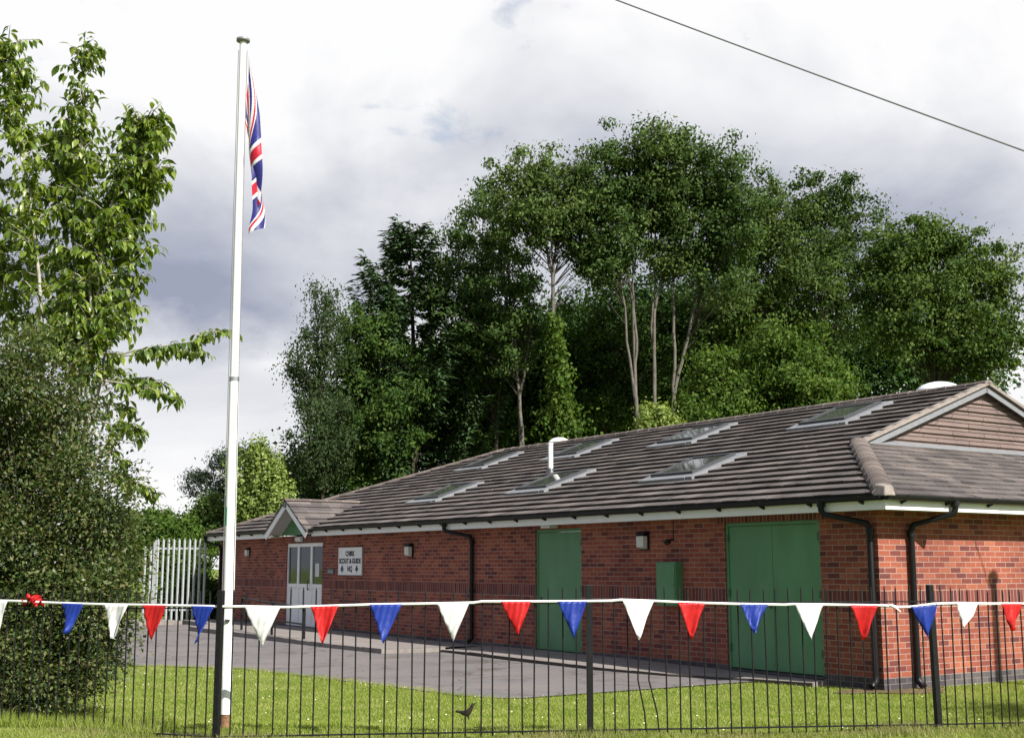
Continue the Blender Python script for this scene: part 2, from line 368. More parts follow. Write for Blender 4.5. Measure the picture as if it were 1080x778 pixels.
# ---------------------------------------------------------------- the hall
hall = tag(empty('scout_hall', K, BROT), 'long single storey red brick hall with brown tiled hipped roof and green doors', 'building')
W, LEN = 11.94, 23.86
OV, OE = .32, .42                       # eaves overhang: long side, end side
TP = math.tan(R(20)); CP = math.cos(R(20)); ZE = 2.50; HALF = W / 2 + OV
WT = 2.36
def wall_grid(axis, length, openings, bands, name, sign=1):
    """a wall face cut round its openings; axis 'u': plane e=0, axis 'e': plane u=0"""
    us = sorted({0, length, *[o[0] for o in openings], *[o[1] for o in openings], *[b[0] for b in bands], *[b[1] for b in bands]})
    zs = sorted({-.1, .15, 1.05, 1.265, WT, *[o[2] for o in openings], *[o[3] for o in openings], *[b[2] for b in bands]})
    mb = MB()
    for a, b in zip(us, us[1:]):
        for z0, z1 in zip(zs, zs[1:]):
            um, zm = (a + b) / 2, (z0 + z1) / 2
            if any(o[0] < um < o[1] and o[2] < zm < o[3] for o in openings): continue
            sol = 1.05 < zm < 1.265 or any(t[0] < um < t[1] and t[2] < zm for t in bands)
            m = 2 if zm < .15 else (1 if sol else 0)
            P = (lambda t, z: (0, t, z)) if axis == 'u' else (lambda t, z: (t, 0, z))
            q = [P(a, z0), P(b, z0), P(b, z1), P(a, z1)]
            base = 1.055 if zm < 1.3 else WT - .215 + .005
            uv = [(t, z) for t, z in ((a, z0), (b, z0), (b, z1), (a, z1))]
            if sol: uv = [(z - base, t) for t, z in uv]
            if axis == 'u': q.reverse(); uv.reverse()
            mb.face(q, m, uv)
    return mb
DOORS = [(1.02, 2.92, .10, 2.235), (6.53, 7.94, .10, 2.255), (17.05, 19.22, .12, 2.17)]
mb = wall_grid('u', LEN, DOORS, [(.85, 3.1, 2.235), (16.9, 19.4, 2.17)], 'wall')
for (a, b, z0, z1) in DOORS:              # brick reveals
    d = .10
    mb.face([(0, a, z0), (d, a, z0), (d, a, z1), (0, a, z1)], 0, [(0, z0), (d, z0), (d, z1), (0, z1)])
    mb.face([(0, b, z0), (0, b, z1), (d, b, z1), (d, b, z0)], 0, [(0, z0), (0, z1), (d, z1), (d, z0)])
    mb.face([(0, a, z1), (d, a, z1), (d, b, z1), (0, b, z1)], 0, [(0, a), (d, a), (d, b), (0, b)])
    mb.face([(0, a, z0), (0, b, z0), (d, b, z0), (d, a, z0)], 2, [(0, a), (0, b), (d, b), (d, a)])
BM = [M_brick, M_soldier, M_plinth]
mb.build('wall', BM, hall)
wall_grid('e', W, [], [], 'wall').build('wall', BM, hall)
mb = MB()
mb.face([(W, 0, -.1), (W, LEN, -.1), (W, LEN, WT), (W, 0, WT)], 0, [(0, 0), (LEN, 0), (LEN, 2.46), (0, 2.46)]); mb.build('wall', BM, hall)
mb = MB()
mb.face([(0, LEN, -.1), (0, LEN, WT), (W, LEN, WT), (W, LEN, -.1)], 0, [(0, 0), (0, 2.46), (W, 2.46), (W, 0)]); mb.build('wall', BM, hall)

# ---- roof: stepped courses of tiles
def slope_rows(P, smax, lo, hi, mat, cut=None, gauge=.3345, lip=.046, name='roof_slope', s_start=0, gap=True):
    """P(t, s, n) -> point: t along the eaves, s up the slope, n off the plane"""
    mb = MB(); s = s_start; k = 0
    while s < smax - 1e-4:
        s1 = min(s + gauge, smax)
        for (ra, rb) in (cut(s, s1) if cut else [(None, None)]):
            a0 = lo(s) if ra is None else ra; b0 = hi(s) if rb is None else rb
            a1 = lo(s1) if ra is None else ra; b1 = hi(s1) if rb is None else rb
            n = max(1, int((b0 - a0) / .3)); off = (k % 2) * .15
            pj = None
            for q in range(n):
                f0, f1 = q / n, (q + 1) / n
                t00, t01, t10, t11 = a0 + (b0 - a0) * f0, a0 + (b0 - a0) * f1, a1 + (b1 - a1) * f0, a1 + (b1 - a1) * f1
                j0 = pj if pj is not None else random.uniform(-.003, .003); j1 = random.uniform(-.003, .003); pj = j1
                l0 = l1 = lip + random.uniform(-.0045, .0045)
                uv = [(t00, s + .001), (t01, s + .001), (t11, s1 - .001), (t10, s1 - .001)]
                mb.face([P(t00, s, l0), P(t01, s, l1), P(t11, s1, .004), P(t10, s1, .004)], 0, uv)
                uvn = [(t00, s + .02), (t01, s + .02), (t01, s + .05), (t00, s + .05)]
                if not gap:
                    mb.face([P(t00, s, -.008), P(t01, s, -.008), P(t01, s, l1), P(t00, s, l0)], 0, uvn); continue
                mb.face([P(t00, s, l0 - .02), P(t01, s, l1 - .02), P(t01, s, l1), P(t00, s, l0)], 0, uvn)
                mb.face([P(t00, s + .04, l0 - .02), P(t01, s + .04, l1 - .02), P(t01, s, l1 - .02), P(t00, s, l0 - .02)], 0, uvn)
                mb.face([P(t00, s + .04, -.008), P(t01, s + .04, -.008), P(t01, s + .04, l1 - .02), P(t00, s + .04, l0 - .02)], 0, uvn)
        s = s1; k += 1
    return mb.build(name, mat, hall)
SN, CN = math.sin(R(20)), math.cos(R(20))
SMAX = HALF / CN
HR = 3.02                                 # run of the half hip before the gablet
VU = 2.42                                 # verge of the gablet
def P_long(t, s, n): return (-OV + s * CN - n * SN, t, ZE + s * SN + n * CN)
def P_back(t, s, n): return (W + OV - s * CN + n * SN, t, ZE + s * SN + n * CN)
def P_end(t, s, n): return (t, -OE + s * CN - n * SN, ZE + s * SN + n * CN)
def P_far(t, s, n): return (t, LEN + OE - s * CN + n * SN, ZE + s * SN + n * CN)
lo_l = lambda s: min(-OE + s * CN, VU)
hi_l = lambda s: LEN + OE - s * CN
PC0, PC1 = 17.02, 19.50
cut = lambda s, s1: [(None, PC0), (PC1, None)] if s < .3 else [(None, None)]
slope_rows(P_long, SMAX, lo_l, hi_l, M_tile, cut)
o = slope_rows(P_back, SMAX, lo_l, hi_l, M_tile)
o.data.flip_normals()
slope_rows(P_end, HR / CN, lambda s: -OV + s * CN, lambda s: W + OV - s * CN, M_tile, gauge=.268, lip=.03, gap=False).data.flip_normals()
slope_rows(P_far, SMAX, lambda s: -OV + s * CN, lambda s: W + OV - s * CN, M_tile)
ZR = ZE + HALF * TP
def capping(pts, r, name, seg=.42, flat=.62):
    """half-round tiles lapped one over the next"""
    pts = [Vector(p) for p in pts]; mb = MB(); a, b = pts
    d = (b - a); L = d.length; d.normalize(); side = d.cross(Vector((0, 0, 1))).normalized(); upv = side.cross(d).normalized()
    n = int(L / seg); N = 10
    for k in range(n):
        p0, p1 = a + d * (L * k / n - .02), a + d * (L * (k + 1) / n)
        ra, rb = r * 1.07, r * .96
        jz = upv * random.uniform(-.006, .006)
        A = [p0 + jz + side * math.cos(math.pi * q / N) * ra + upv * (math.sin(math.pi * q / N) * ra * flat - .03) for q in range(N + 1)]
        Bq = [p1 + side * math.cos(math.pi * q / N) * rb + upv * (math.sin(math.pi * q / N) * rb * flat - .03) for q in range(N + 1)]
        for q in range(N):
            mb.face([A[q], A[q + 1], Bq[q + 1], Bq[q]], 0, [(k * .45 + .01, q * .05), (k * .45 + .01, q * .05 + .05), (k * .45 + .44, q * .05 + .05), (k * .45 + .44, q * .05)], True)
        mb.face(A, 0, [(k * .45, 0)] * len(A))
    return mb.build(name, M_hiptile, hall)
def hip_pt(s, far=False, back=False):
    e = -OV + s if not back else W + OV - s
    return Vector((e, (LEN + OE - s) if far else (-OE + s), ZE + s * TP + .03))
capping([hip_pt(.05), hip_pt(2.95)], .15, 'hip_tiles')
capping([hip_pt(.05, back=True), hip_pt(2.95, back=True)], .15, 'hip_tiles')
capping([hip_pt(.05, True), hip_pt(HALF, True)], .12, 'hip_tiles')
capping([hip_pt(.05, True, True), hip_pt(HALF, True, True)], .12, 'hip_tiles')
capping([Vector((W / 2, VU, ZR + .02)), Vector((W / 2, LEN + OE - HALF, ZR + .02))], .11, 'ridge_tiles')
# mortar knob at the foot of the near hip
mb = MB(); mb.prism([(-.42, -.50, ZE - .02), (-.22, -.52, ZE - .02), (-.2, -.3, ZE - .02), (-.40, -.28, ZE - .02)], [(-.38, -.47, ZE + .11), (-.24, -.48, ZE + .12), (-.16, -.28, ZE + .16), (-.33, -.26, ZE + .15)])
mb.build('hip_end_mortar', M_mortar, hall, bevel=.02)
# gablet: verge, boards, hung tiles, flashing
GU = -OE + HR
zb = ZE + HR * TP; e0 = -OV + HR
for sgn in (1, -1):
    E_ = lambda s: (-OV + s) if sgn == 1 else (W + OV - s)
    mv = MB(); mc = MB()
    s0, s1 = 2.86, HALF + .02
    A = lambda s, u, dz: (E_(s), u, ZE + s * TP + dz)
    # tile edge bedded on mortar
    mc.prism([A(s0, VU - .02, .035), A(s1, VU - .02, .035), A(s1, VU - .02, -.02), A(s0, VU - .02, -.02)],
             [A(s0, VU + .10, .045), A(s1, VU + .10, .045), A(s1, VU + .10, -.02), A(s0, VU + .10, -.02)])
    mc.build('verge_mortar', M_mortar, hall)
    mv.prism([A(s0 + .05, VU + .03, -.045), A(s1, VU + .03, -.045), A(s1, VU + .03, -.15), A(s0 + .26, VU + .03, -.15)],
             [A(s0 + .05, VU + .055, -.045), A(s1, VU + .055, -.045), A(s1, VU + .055, -.15), A(s0 + .26, VU + .055, -.15)])
    mv.prism([A(s0 + .2, VU + .06, -.05), A(s1, VU + .06, -.05), A(s1, VU + .06, -.07), A(s0 + .2, VU + .06, -.07)],
             [A(s0 + .2, GU + .3, -.05), A(s1, GU + .3, -.05), A(s1, GU + .3, -.07), A(s0 + .2, GU + .3, -.07)])
    mv.build('bargeboard', M_lead, hall)
mh = MB(); g = .15; z = zb - .06; k = 0
zap = ZR - .08
mid = W / 2
while z < zap:
    z1 = min(z + g, zap)
    def hw(zz): return max(.0, (zap - zz) / TP) - .02
    h0, h1 = hw(z), hw(z1)
    n = max(2, int(h0 * 2 / .165))
    ed = .34
    xs = sorted({-h0, -max(h0 - ed, 0), max(h0 - ed, 0), h0, *[(-h0 + ed) + (2 * h0 - 2 * ed) * q / n for q in range(n + 1) if h0 > ed]})
    def lift(x): return .30 * max(0, abs(x) - max(h0 - ed, 0)) if h0 > ed else .0
    for a, b in zip(xs, xs[1:]):
        if b - a < 1e-4: continue
        za, zb_ = z + lift(a), z + lift(b)
        fa, fb = (h1 / h0 if h0 > 0 else 0), (h1 / h0 if h0 > 0 else 0)
        j = random.uniform(0, .004)
        sl = .045 + j
        mh.face([(mid + a, GU - sl, za), (mid + b, GU - sl, zb_), (mid + b * fb, GU - .004, max(z1, zb_ + .01) + .03), (mid + a * fa, GU - .004, max(z1, za + .01) + .03)], 0, [(a, z + .002), (b, z + .002), (b, z + g - .002), (a, z + g - .002)])
        mh.face([(mid + a, GU, za), (mid + b, GU, zb_), (mid + b, GU - sl, zb_), (mid + a, GU - sl, za)], 0, [(a, z + .01), (b, z + .01), (b, z + .03), (a, z + .03)])
    z += g; k += 1
mh.face([(mid - (zap - zb + .1) / TP, GU + .01, zb - .1), (mid + (zap - zb + .1) / TP, GU + .01, zb - .1), (mid, GU + .01, zap)], 0, [(0, 0), (1, 0), (.5, 1)])
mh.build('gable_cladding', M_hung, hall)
mb = MB(); mb.prism([(e0 + .1, GU - .16, zb - .035), (W - e0 - .1, GU - .16, zb - .035), (W - e0 - .1, GU - .005, zb + .05), (e0 + .1, GU - .005, zb + .05)],
                    [(e0 + .1, GU - .16, zb - .025), (W - e0 - .1, GU - .16, zb - .025), (W - e0 - .1, GU - .005, zb + .06), (e0 + .1, GU - .005, zb + .06)])
mb.build('lead_flashing', M_lead, hall)
# fascia, soffit, gutter
FZ0, FZ1 = 2.315, 2.46
def run_long(u0, u1):
    mb = MB(); mb.box(-OV, -OV + .022, u0, u1, FZ0, FZ1); mb.build('fascia', M_white, hall)
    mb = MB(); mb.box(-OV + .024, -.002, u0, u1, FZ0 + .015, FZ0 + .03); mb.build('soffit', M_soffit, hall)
def gutter(P, t0, t1, br=.9):
    """half-round channel with brackets and joints; P(t, out, z)"""
    mb = MB(); N = 8; r = .058; zc = ZE - .012
    for (ra, fl) in ((r, False), (r - .006, True)):
        A = [P(t0, .062 - math.cos(math.pi * q / N) * ra, zc - math.sin(math.pi * q / N) * ra) for q in range(N + 1)]
        C = [P(t1, .062 - math.cos(math.pi * q / N) * ra, zc - math.sin(math.pi * q / N) * ra) for q in range(N + 1)]
        for q in range(N): mb.face([A[q], A[q + 1], C[q + 1], C[q]], 0, None, True)
    for t in (t0, t1):
        mb.face([P(t, .062 - math.cos(math.pi * q / N) * r, zc - math.sin(math.pi * q / N) * r) for q in range(N + 1)])
    t = t0 + .35
    while t < t1 - .1:
        q1 = [P(t, .0, zc - .1), P(t + .035, .0, zc - .1), P(t + .035, .0, zc), P(t, .0, zc)]
        q2 = [P(t, .075, zc - .07), P(t + .035, .075, zc - .07), P(t + .035, .13, zc + .01), P(t, .13, zc + .01)]
        mb.prism(q1, q2); t += br
    # dark undercloak between the tiles and the fascia
    mb.prism([P(t0, .0, FZ1), P(t0, .02, FZ1), P(t0, .02, ZE + .01), P(t0, .0, ZE + .01)], [P(t1, .0, FZ1), P(t1, .02, FZ1), P(t1, .02, ZE + .01), P(t1, .0, ZE + .01)])
    return mb.build('gutter', M_black, hall)
for a, b in ((-OE, PC0), (PC1, LEN + OE)):
    run_long(a, b); gutter(lambda t, o, z: (-OV - o, t, z), a, b)
mb = MB(); mb.box(-OV + .024, W + OV, -OE, -OE + .022, FZ0, FZ1); mb.build('fascia', M_white, hall)
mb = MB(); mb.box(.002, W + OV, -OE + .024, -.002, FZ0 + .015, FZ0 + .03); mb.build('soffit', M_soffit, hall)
gutter(lambda t, o, z: (t, -OE - o, z), -OV - .06, W + OV)
mb = MB(); mb.box(W + OV - .022, W + OV, -OE + .03, LEN + OE, FZ0, FZ1); mb.box(-OV + .03, W + OV - .03, LEN + OE - .022, LEN + OE, FZ0, FZ1); mb.build('fascia', M_white, hall)
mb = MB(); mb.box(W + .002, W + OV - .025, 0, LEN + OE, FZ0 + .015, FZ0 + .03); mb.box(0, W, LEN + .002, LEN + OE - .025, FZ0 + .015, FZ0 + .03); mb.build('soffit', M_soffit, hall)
# downpipes: outlet under the gutter, swan neck, pipe, shoe
def downpipe(outlet, bend, foot, shoe, r=.042):
    mb = MB(); o, b, f = Vector(outlet), Vector(bend), Vector(foot)
    mb.tube([o, o - Vector((0, 0, .09)), o - Vector((0, 0, .13)) + (b - o) * .05, b + (o - b) * .06 + Vector((0, 0, .02)), b - Vector((0, 0, .05)), f], r, 10)
    mb.tube([o + Vector((0, 0, .03)), o - Vector((0, 0, .05))], r * 1.35, 10)
    mb.tube([b - Vector((0, 0, .03)), b - Vector((0, 0, .12))], r * 1.22, 10)
    zz = b.z - 1.0
    while zz > f.z + .2:
        mb.tube([Vector((b.x, b.y, zz)), Vector((b.x, b.y, zz - .05))], r * 1.3, 10); zz -= 1.0
    mb.tube([f + Vector((0, 0, .06)), f - Vector((0, 0, .02)), f + Vector(shoe)], r * 1.12, 10)
    return mb.build('downpipe', M_black, hall)
gx = -OV - .062
downpipe((gx, .62, ZE - .07), (-.06, .08, 2.12), (-.06, .08, .14), (-.09, 0, -.09))
downpipe((gx, 10.60, ZE - .07), (-.06, 10.06, 2.14), (-.06, 10.06, .22), (-.09, 0, -.09))
downpipe((gx, LEN + .30, ZE - .07), (-.06, LEN - .12, 2.14), (-.06, LEN - .12, .22), (-.09, 0, -.09))
downpipe((1.0, -OE - .062, ZE - .07), (.60, -.06, 2.10), (.60, -.06, .12), (0, -.09, -.09))

# doors
def panel_door(a, b, z0, z1, leaves, name):
    f = MB(); d = .03
    f.box(d, d + .07, a, a + .05, z0, z1); f.box(d, d + .07, b - .05, b, z0, z1); f.box(d, d + .07, a + .05, b - .05, z1 - .05, z1)
    fr = f.build(name, M_greendoor, hall, bevel=.004)
    n = leaves; w = (b - a - .1) / n
    for k in range(n):
        l = MB(); ua, ub = a + .05 + k * w + .004, a + .05 + (k + 1) * w - .004
        l.box(d + .012 + .003 * k, d + .055, ua, ub, z0 + .012, z1 - .055)
        l.build('door_leaf', M_greendoor, fr, bevel=.004)
        e_ = ua + .03 if k == 0 else ub - .03
        for zz in (z0 + .25, z0 + 1.05, z0 + 1.85):
            hg = MB(); h0_ = e_ - .05 if k == 0 else e_ + .02
            hg.box(d - .006, d + .012, h0_, h0_ + .03, zz, zz + .11); hg.build('hinge', M_greendark, fr)
    lk = MB(); lu = (a + b) / 2 + .06 if leaves == 2 else b - .13
    lk.tube([(d - .002, lu, 1.02), (d + .02, lu, 1.02)], .028, 10); lk.build('lock', M_darkmetal, fr)
    return fr
panel_door(1.02, 2.92, .10, 2.235, 2, 'double_door')
panel_door(6.53, 7.94, .10, 2.255, 1, 'single_door')
mb = MB(); mb.box(-.01, .03, 1.02, 2.92, .075, .10); mb.build('door_sill', M_darkmetal, hall)
# white glazed entrance
a, b, z0, z1 = DOORS[2]
f = MB(); d = .035
cols = [(a, a + .72), (a + .72, a + 1.50), (a + 1.50, b)]
mw = .055
for k, (p, q) in enumerate(cols):
    f.box(d, d + .07, p, p + mw, z0, z1); f.box(d, d + .07, q - mw, q, z0, z1)
    f.box(d, d + .07, p + mw, q - mw, z1 - .09, z1); f.box(d, d + .07, p + mw, q - mw, z0, z0 + .07); f.box(d, d + .07, p + mw, q - mw, 1.06, 1.16)
ent = f.build('entrance_door', M_white, hall, bevel=.006)
ent['label'] = 'white glazed entrance doors with side panel'
for k, (p, q) in enumerate(cols):
    g = MB(); i = .055 if k else .03
    g.box(d + .03, d + .04, p + mw + .001, q - mw - .001, 1.161, z1 - .091); g.build('pane', M_glass, ent)
    g = MB(); g.box(d + .02, d + .045, p + mw + .001, q - mw - .001, z0 + .071, 1.059)
    for t in range(1, 4):
        uu = p + mw + (q - p - 2 * mw) * t / 4; g.box(d + .016, d + .02, uu - .006, uu + .006, z0 + .08, 1.05)
    g.build('door_panel', M_white, ent)
    if k == 1:
        h = MB(); h.tube([(d - .045, p + .08, 1.0), (d - .05, p + .08, 1.26)], .012, 8); h.box(d - .04, d, p + .07, p + .09, 1.02, 1.04); h.box(d - .04, d, p + .07, p + .09, 1.22, 1.24); h.build('handle', M_darkmetal, ent)
n = MB(); n.box(d + .024, d + .028, a + .30, a + .52, 1.34, 1.66); n.build('paper_notice', M_paper, ent)
# porch gable over the entrance
PM, PW, PZ0, PZ1, PF = 18.26, 1.29, 2.37, 3.17, -.50
mbs = MB()
pt = (PZ1 - PZ0) / PW; rl = math.hypot(PW, PZ1 - PZ0); cs, sn = PW / rl, (PZ1 - PZ0) / rl
for sg in (-1, 1):
    s = 0; k = 0
    while s < rl - .01:
        s1 = min(s + .3, rl)
        def Q(e, s_, n): return (e, PM + sg * (PW - s_ * cs + n * sn), PZ0 + s_ * sn + n * cs)
        em = lambda s_: max((PZ0 + s_ * sn - ZE) / TP - OV + .12, .1)
        mbs.face([Q(PF, s, .09), Q(em(s), s, .09), Q(em(s1), s1, .06), Q(PF, s1, .06)], 0, [(PF, s + .001), (em(s), s + .001), (em(s1), s1 - .001), (PF, s1 - .001)])
        mbs.face([Q(PF, s, .05), Q(em(s), s, .05), Q(em(s), s, .09), Q(PF, s, .09)], 0, [(PF, s + .02), (em(s), s + .02), (em(s), s + .04), (PF, s + .04)])
        mbs.face([Q(PF, s, .03), Q(PF, s, .09), Q(PF, s1, .06), Q(PF, s1, .03)], 0, [(0, s), (.03, s), (.03, s1), (0, s1)])
        s = s1; k += 1
mbs.build('porch_roof', M_tile, hall)
for sg in (-1, 1):
    mb = MB(); Q = lambda e, s_, n: (e, PM + sg * (PW - s_ * cs + n * sn), PZ0 + s_ * sn + n * cs)
    mb.prism([Q(PF + .02, 0, .045), Q(PF + .02, rl, .045), (PF + .02, PM, PZ1 - .13), Q(PF + .02, .02, -.13)], [Q(PF + .045, 0, .045), Q(PF + .045, rl, .045), (PF + .045, PM, PZ1 - .13), Q(PF + .045, .02, -.13)])
    mb.build('bargeboard', M_white, hall)
    mb = MB(); mb.prism([Q(PF + .05, .0, .0), Q(PF + .05, rl - .01, .0), Q(.0, rl - .01, .0), Q(.0, .0, .0)], [Q(PF + .05, .0, .03), Q(PF + .05, rl - .01, .03), Q(.0, rl - .01, .03), Q(.0, .0, .03)])
    mb.build('porch_soffit', M_soffit, hall)
mb = MB(); mb.prism([(-.03, PM - 1.2, WT + .02), (-.03, PM + 1.2, WT + .02), (-.03, PM, PZ1 - .03)], [(-.004, PM - 1.2, WT + .02), (-.004, PM + 1.2, WT + .02), (-.004, PM, PZ1 - .03)])
mb.box(-.045, -.03, PM - .02, PM + .02, WT + .03, PZ1 - .2)
mb.build('porch_gable', M_greendoor, hall)
capping([Vector((PF - .01, PM, PZ1 + .085)), Vector(((PZ1 - ZE) / TP - OV + .25, PM, PZ1 + .085))], .09, 'ridge_tiles')
mb = MB(); mb.box(PF - .03, PF + .02, PM - .05, PM + .05, PZ1 - .12, PZ1 + .0); mb.build('apex_block', M_darkmetal, hall)
# rooflights
def skylight(u0, s0, w=1.12, h=1.1):
    P = P_long
    f = MB(); hh = .11; wf = .07
    def bar(t0, t1, sa, sb, n1): f.prism([P(t0, sa, .0), P(t1, sa, .0), P(t1, sb, .0), P(t0, sb, .0)], [P(t0, sa, n1), P(t1, sa, n1), P(t1, sb, n1), P(t0, sb, n1)])
    bar(u0, u0 + wf, s0, s0 + h, hh); bar(u0 + w - wf, u0 + w, s0, s0 + h, hh); bar(u0 + wf, u0 + w - wf, s0, s0 + wf, hh); bar(u0 + wf, u0 + w - wf, s0 + h - wf, s0 + h, hh)
    fr = f.build('skylight', M_darkmetal, hall)
    g = MB(); g.prism([P(u0 + wf, s0 + wf, .03), P(u0 + w - wf, s0 + wf, .03), P(u0 + w - wf, s0 + h - wf, .03), P(u0 + wf, s0 + h - wf, .03)], [P(u0 + wf, s0 + wf, .092), P(u0 + w - wf, s0 + wf, .092), P(u0 + w - wf, s0 + h - wf, .092), P(u0 + wf, s0 + h - wf, .092)])
    g.build('pane', M_skyglass, fr)
    l = MB()
    for (t0, t1, sa, sb) in ((u0 - .17, u0 - .01, s0 - .2, s0 + h + .1), (u0 + w + .01, u0 + w + .15, s0 - .2, s0 + h + .1), (u0 - .01, u0 + w + .01, s0 - .22, s0 - .005), (u0 - .01, u0 + w + .01, s0 + h + .005, s0 + h + .12)):
        l.prism([P(t0, sa, .0), P(t1, sa, .0), P(t1, sb, .0), P(t0, sb, .0)], [P(t0, sa, .064), P(t1, sa, .064), P(t1, sb, .064), P(t0, sb, .064)])
    l.build('flashing', M_lead, fr)
for u0, s0 in ((5.10, 1.80), (9.42, 1.75), (13.6, 1.68), (4.15, 4.80), (8.15, 4.72), (12.15, 4.72), (16.1, 4.68)): skylight(u0, s0)
# soil vent pipe and domes by the ridge
mb = MB(); pv = Vector(P_long(11.35, 3.30, 0)); mb.tube([pv - Vector((0, 0, .05)), pv + Vector((0, 0, .64))], .057, 12); mb.tube([pv + Vector((0, 0, .62)), pv + Vector((0, 0, .66))], .064, 12); mb.build('vent_pipe', M_white, hall)
mb = MB(); mb.tube([pv - Vector((0, 0, .02)), pv + Vector((0, 0, .10))], [.12, .07], 12); mb.build('vent_collar', M_darkmetal, hall)
def dome(e, u, r, h):
    mb = MB(); N = 20; rings = 6
    zc = ZR - .07
    prof = [(r, 0), (r, .10)] + [(r * math.cos(q / rings * math.pi / 2), .10 + h * math.sin(q / rings * math.pi / 2)) for q in range(1, rings + 1)]
    mb.tube([(e, u, zc + z_) for _, z_ in prof], [max(r_, .005) for r_, _ in prof], N); return mb.build('roof_dome', M_white, hall)
dome(W / 2 + .45, 16.05, .32, .20); dome(W / 2 + .50, 3.85, .44, .22)

# things fixed to the hall's walls
def wall_thing(name, label, cat, u, z): return tag(empty(name, B(0, u, z), BROT), label, cat)
def bulkhead(u, z, label, s=1.0):
    t = wall_thing('wall_lamp', label, 'lamp', u, z); t['group'] = 'lamps along the hall wall'
    m = MB(); m.box(-.03 * s, -.002, -.11 * s, .11 * s, -.15 * s, .15 * s); m.prism([(-.13 * s, -.1 * s, .08 * s), (-.03 * s, -.1 * s, .08 * s), (-.03 * s, -.1 * s, .15 * s), (-.09 * s, -.1 * s, .15 * s)], [(-.13 * s, .1 * s, .08 * s), (-.03 * s, .1 * s, .08 * s), (-.03 * s, .1 * s, .15 * s), (-.09 * s, .1 * s, .15 * s)]); m.build('back_plate', M_black, t, bevel=.004)
    m = MB(); m.prism([(-.12 * s, -.09 * s, -.1 * s), (-.031 * s, -.09 * s, -.13 * s), (-.031 * s, -.09 * s, .079 * s), (-.125 * s, -.09 * s, .079 * s)], [(-.12 * s, .09 * s, -.1 * s), (-.031 * s, .09 * s, -.13 * s), (-.031 * s, .09 * s, .079 * s), (-.125 * s, .09 * s, .079 * s)]); m.build('diffuser', M_diff, t, bevel=.008)
bulkhead(4.78, 2.0, 'black and white bulkhead lamp on the brick wall between the two green doors')
bulkhead(12.62, 1.93, 'bulkhead lamp on the brick wall to the right of the white name board')
bulkhead(21.75, 1.97, 'small bulkhead lamp on the brick wall at the far end, left of the porch', .85)
t = wall_thing('meter_box', 'green painted meter cabinet on the brick wall beside the double door', 'meter box', 4.11, 0)
m = MB(); m.box(-.15, -.002, -.235, .235, .98, 1.66); m.build('cabinet', M_greendoor, t, bevel=.006)
m = MB(); m.box(-.162, -.151, -.215, .215, 1.0, 1.63); m.box(-.17, -.162, -.2, -.18, 1.28, 1.34); m.build('cabinet_door', M_greendoor, t, bevel=.003)
t = wall_thing('security_sensor', 'small black security sensor on a bracket above the green meter cabinet', 'sensor', 4.08, 1.99)
m = MB(); m.tube([(-.002, 0, .02), (-.06, 0, .02), (-.10, 0, -.01)], .016, 8); m.build('bracket', M_black, t)
m = MB(); m.tube([(-.07, .03, .0), (-.10, .01, -.01), (-.17, -.02, -.03)], [.03, .045, .04], 10); m.build('sensor_head', M_black, t)
m = MB(); m.tube([(-.004, 0, .04), (-.004, .0, .32)], .006, 6); m.build('cable', M_black, t)
t = wall_thing('emergency_light', 'small white emergency light above the entrance doors under the porch', 'lamp', 18.4, 2.27)
m = MB(); m.box(-.07, -.032, -.17, .17, -.05, .05); m.build('diffuser', M_diff, t, bevel=.01)
m = MB(); m.box(-.031, -.002, -.18, .18, -.06, .06); m.build('back_plate', M_white, t, bevel=.004)
t = wall_thing('soffit_light', 'flat white lamp under the eaves above the single green door', 'lamp', 7.25, FZ0)
m = MB(); m.box(-.27, -.08, -.14, .14, -.05, .012); m.build('diffuser', M_diff, t, bevel=.012)
m = MB(); m.box(-.275, -.075, -.15, .15, .0125, .0145); m.build('base', M_white, t)
t = wall_thing('plaque', 'small dark blue plaque on the brick between the entrance and the white name board', 'sign', 16.55, 1.47)
m = MB(); m.box(-.02, -.002, -.19, .19, -.07, .07); m.build('plate', M_plaque, t, bevel=.004)
m = MB(); m.box(-.0215, -.0202, -.13, .13, .012, .022); m.box(-.0215, -.0202, -.15, .15, -.025, -.015); m.build('lettering', M_cream, t)
# name board
t = wall_thing('name_board', 'white board with black lettering naming the hall, on the brick right of the entrance', 'sign', 15.49, 1.71)
m = MB(); m.box(-.03, -.002, -.62, .62, -.32, .32); m.build('board', M_sign, t, bevel=.003)
m = MB(); m.box(-.036, -.031, -.64, .64, .32, .335); m.box(-.036, -.031, -.64, .64, -.335, -.32); m.box(-.036, -.031, .62, .64, -.32, .32); m.box(-.036, -.031, -.64, -.62, -.32, .32); m.build('frame', M_wood, t)
def lettering(txt, size, u, z, sx=1.0, parent=None, mat=M_text, x=-.034):
    c = bpy.data.curves.new('lettering', 'FONT'); c.body = txt; c.size = size; c.align_x = 'CENTER'; c.align_y = 'CENTER'; c.extrude = .001; c.offset = .006
    tmp = bpy.data.objects.new('tmp', c); col.objects.link(tmp)
    dg = bpy.context.evaluated_depsgraph_get(); me = bpy.data.meshes.new_from_object(tmp.evaluated_get(dg))
    bpy.data.objects.remove(tmp)
    me.materials.clear(); me.materials.append(mat)
    o = bpy.data.objects.new('lettering', me); col.objects.link(o); o.parent = parent
    o.rotation_euler = (R(90), 0, R(-90)); o.location = (x, u, z); o.scale = (sx, 1, 1)
    return o
lettering('CHIRK', .155, 0, .17, 1.0, t); lettering('SCOUT & GUIDE', .155, 0, -.0, .97, t); lettering('HQ', .165, 0, -.18, 1, t)
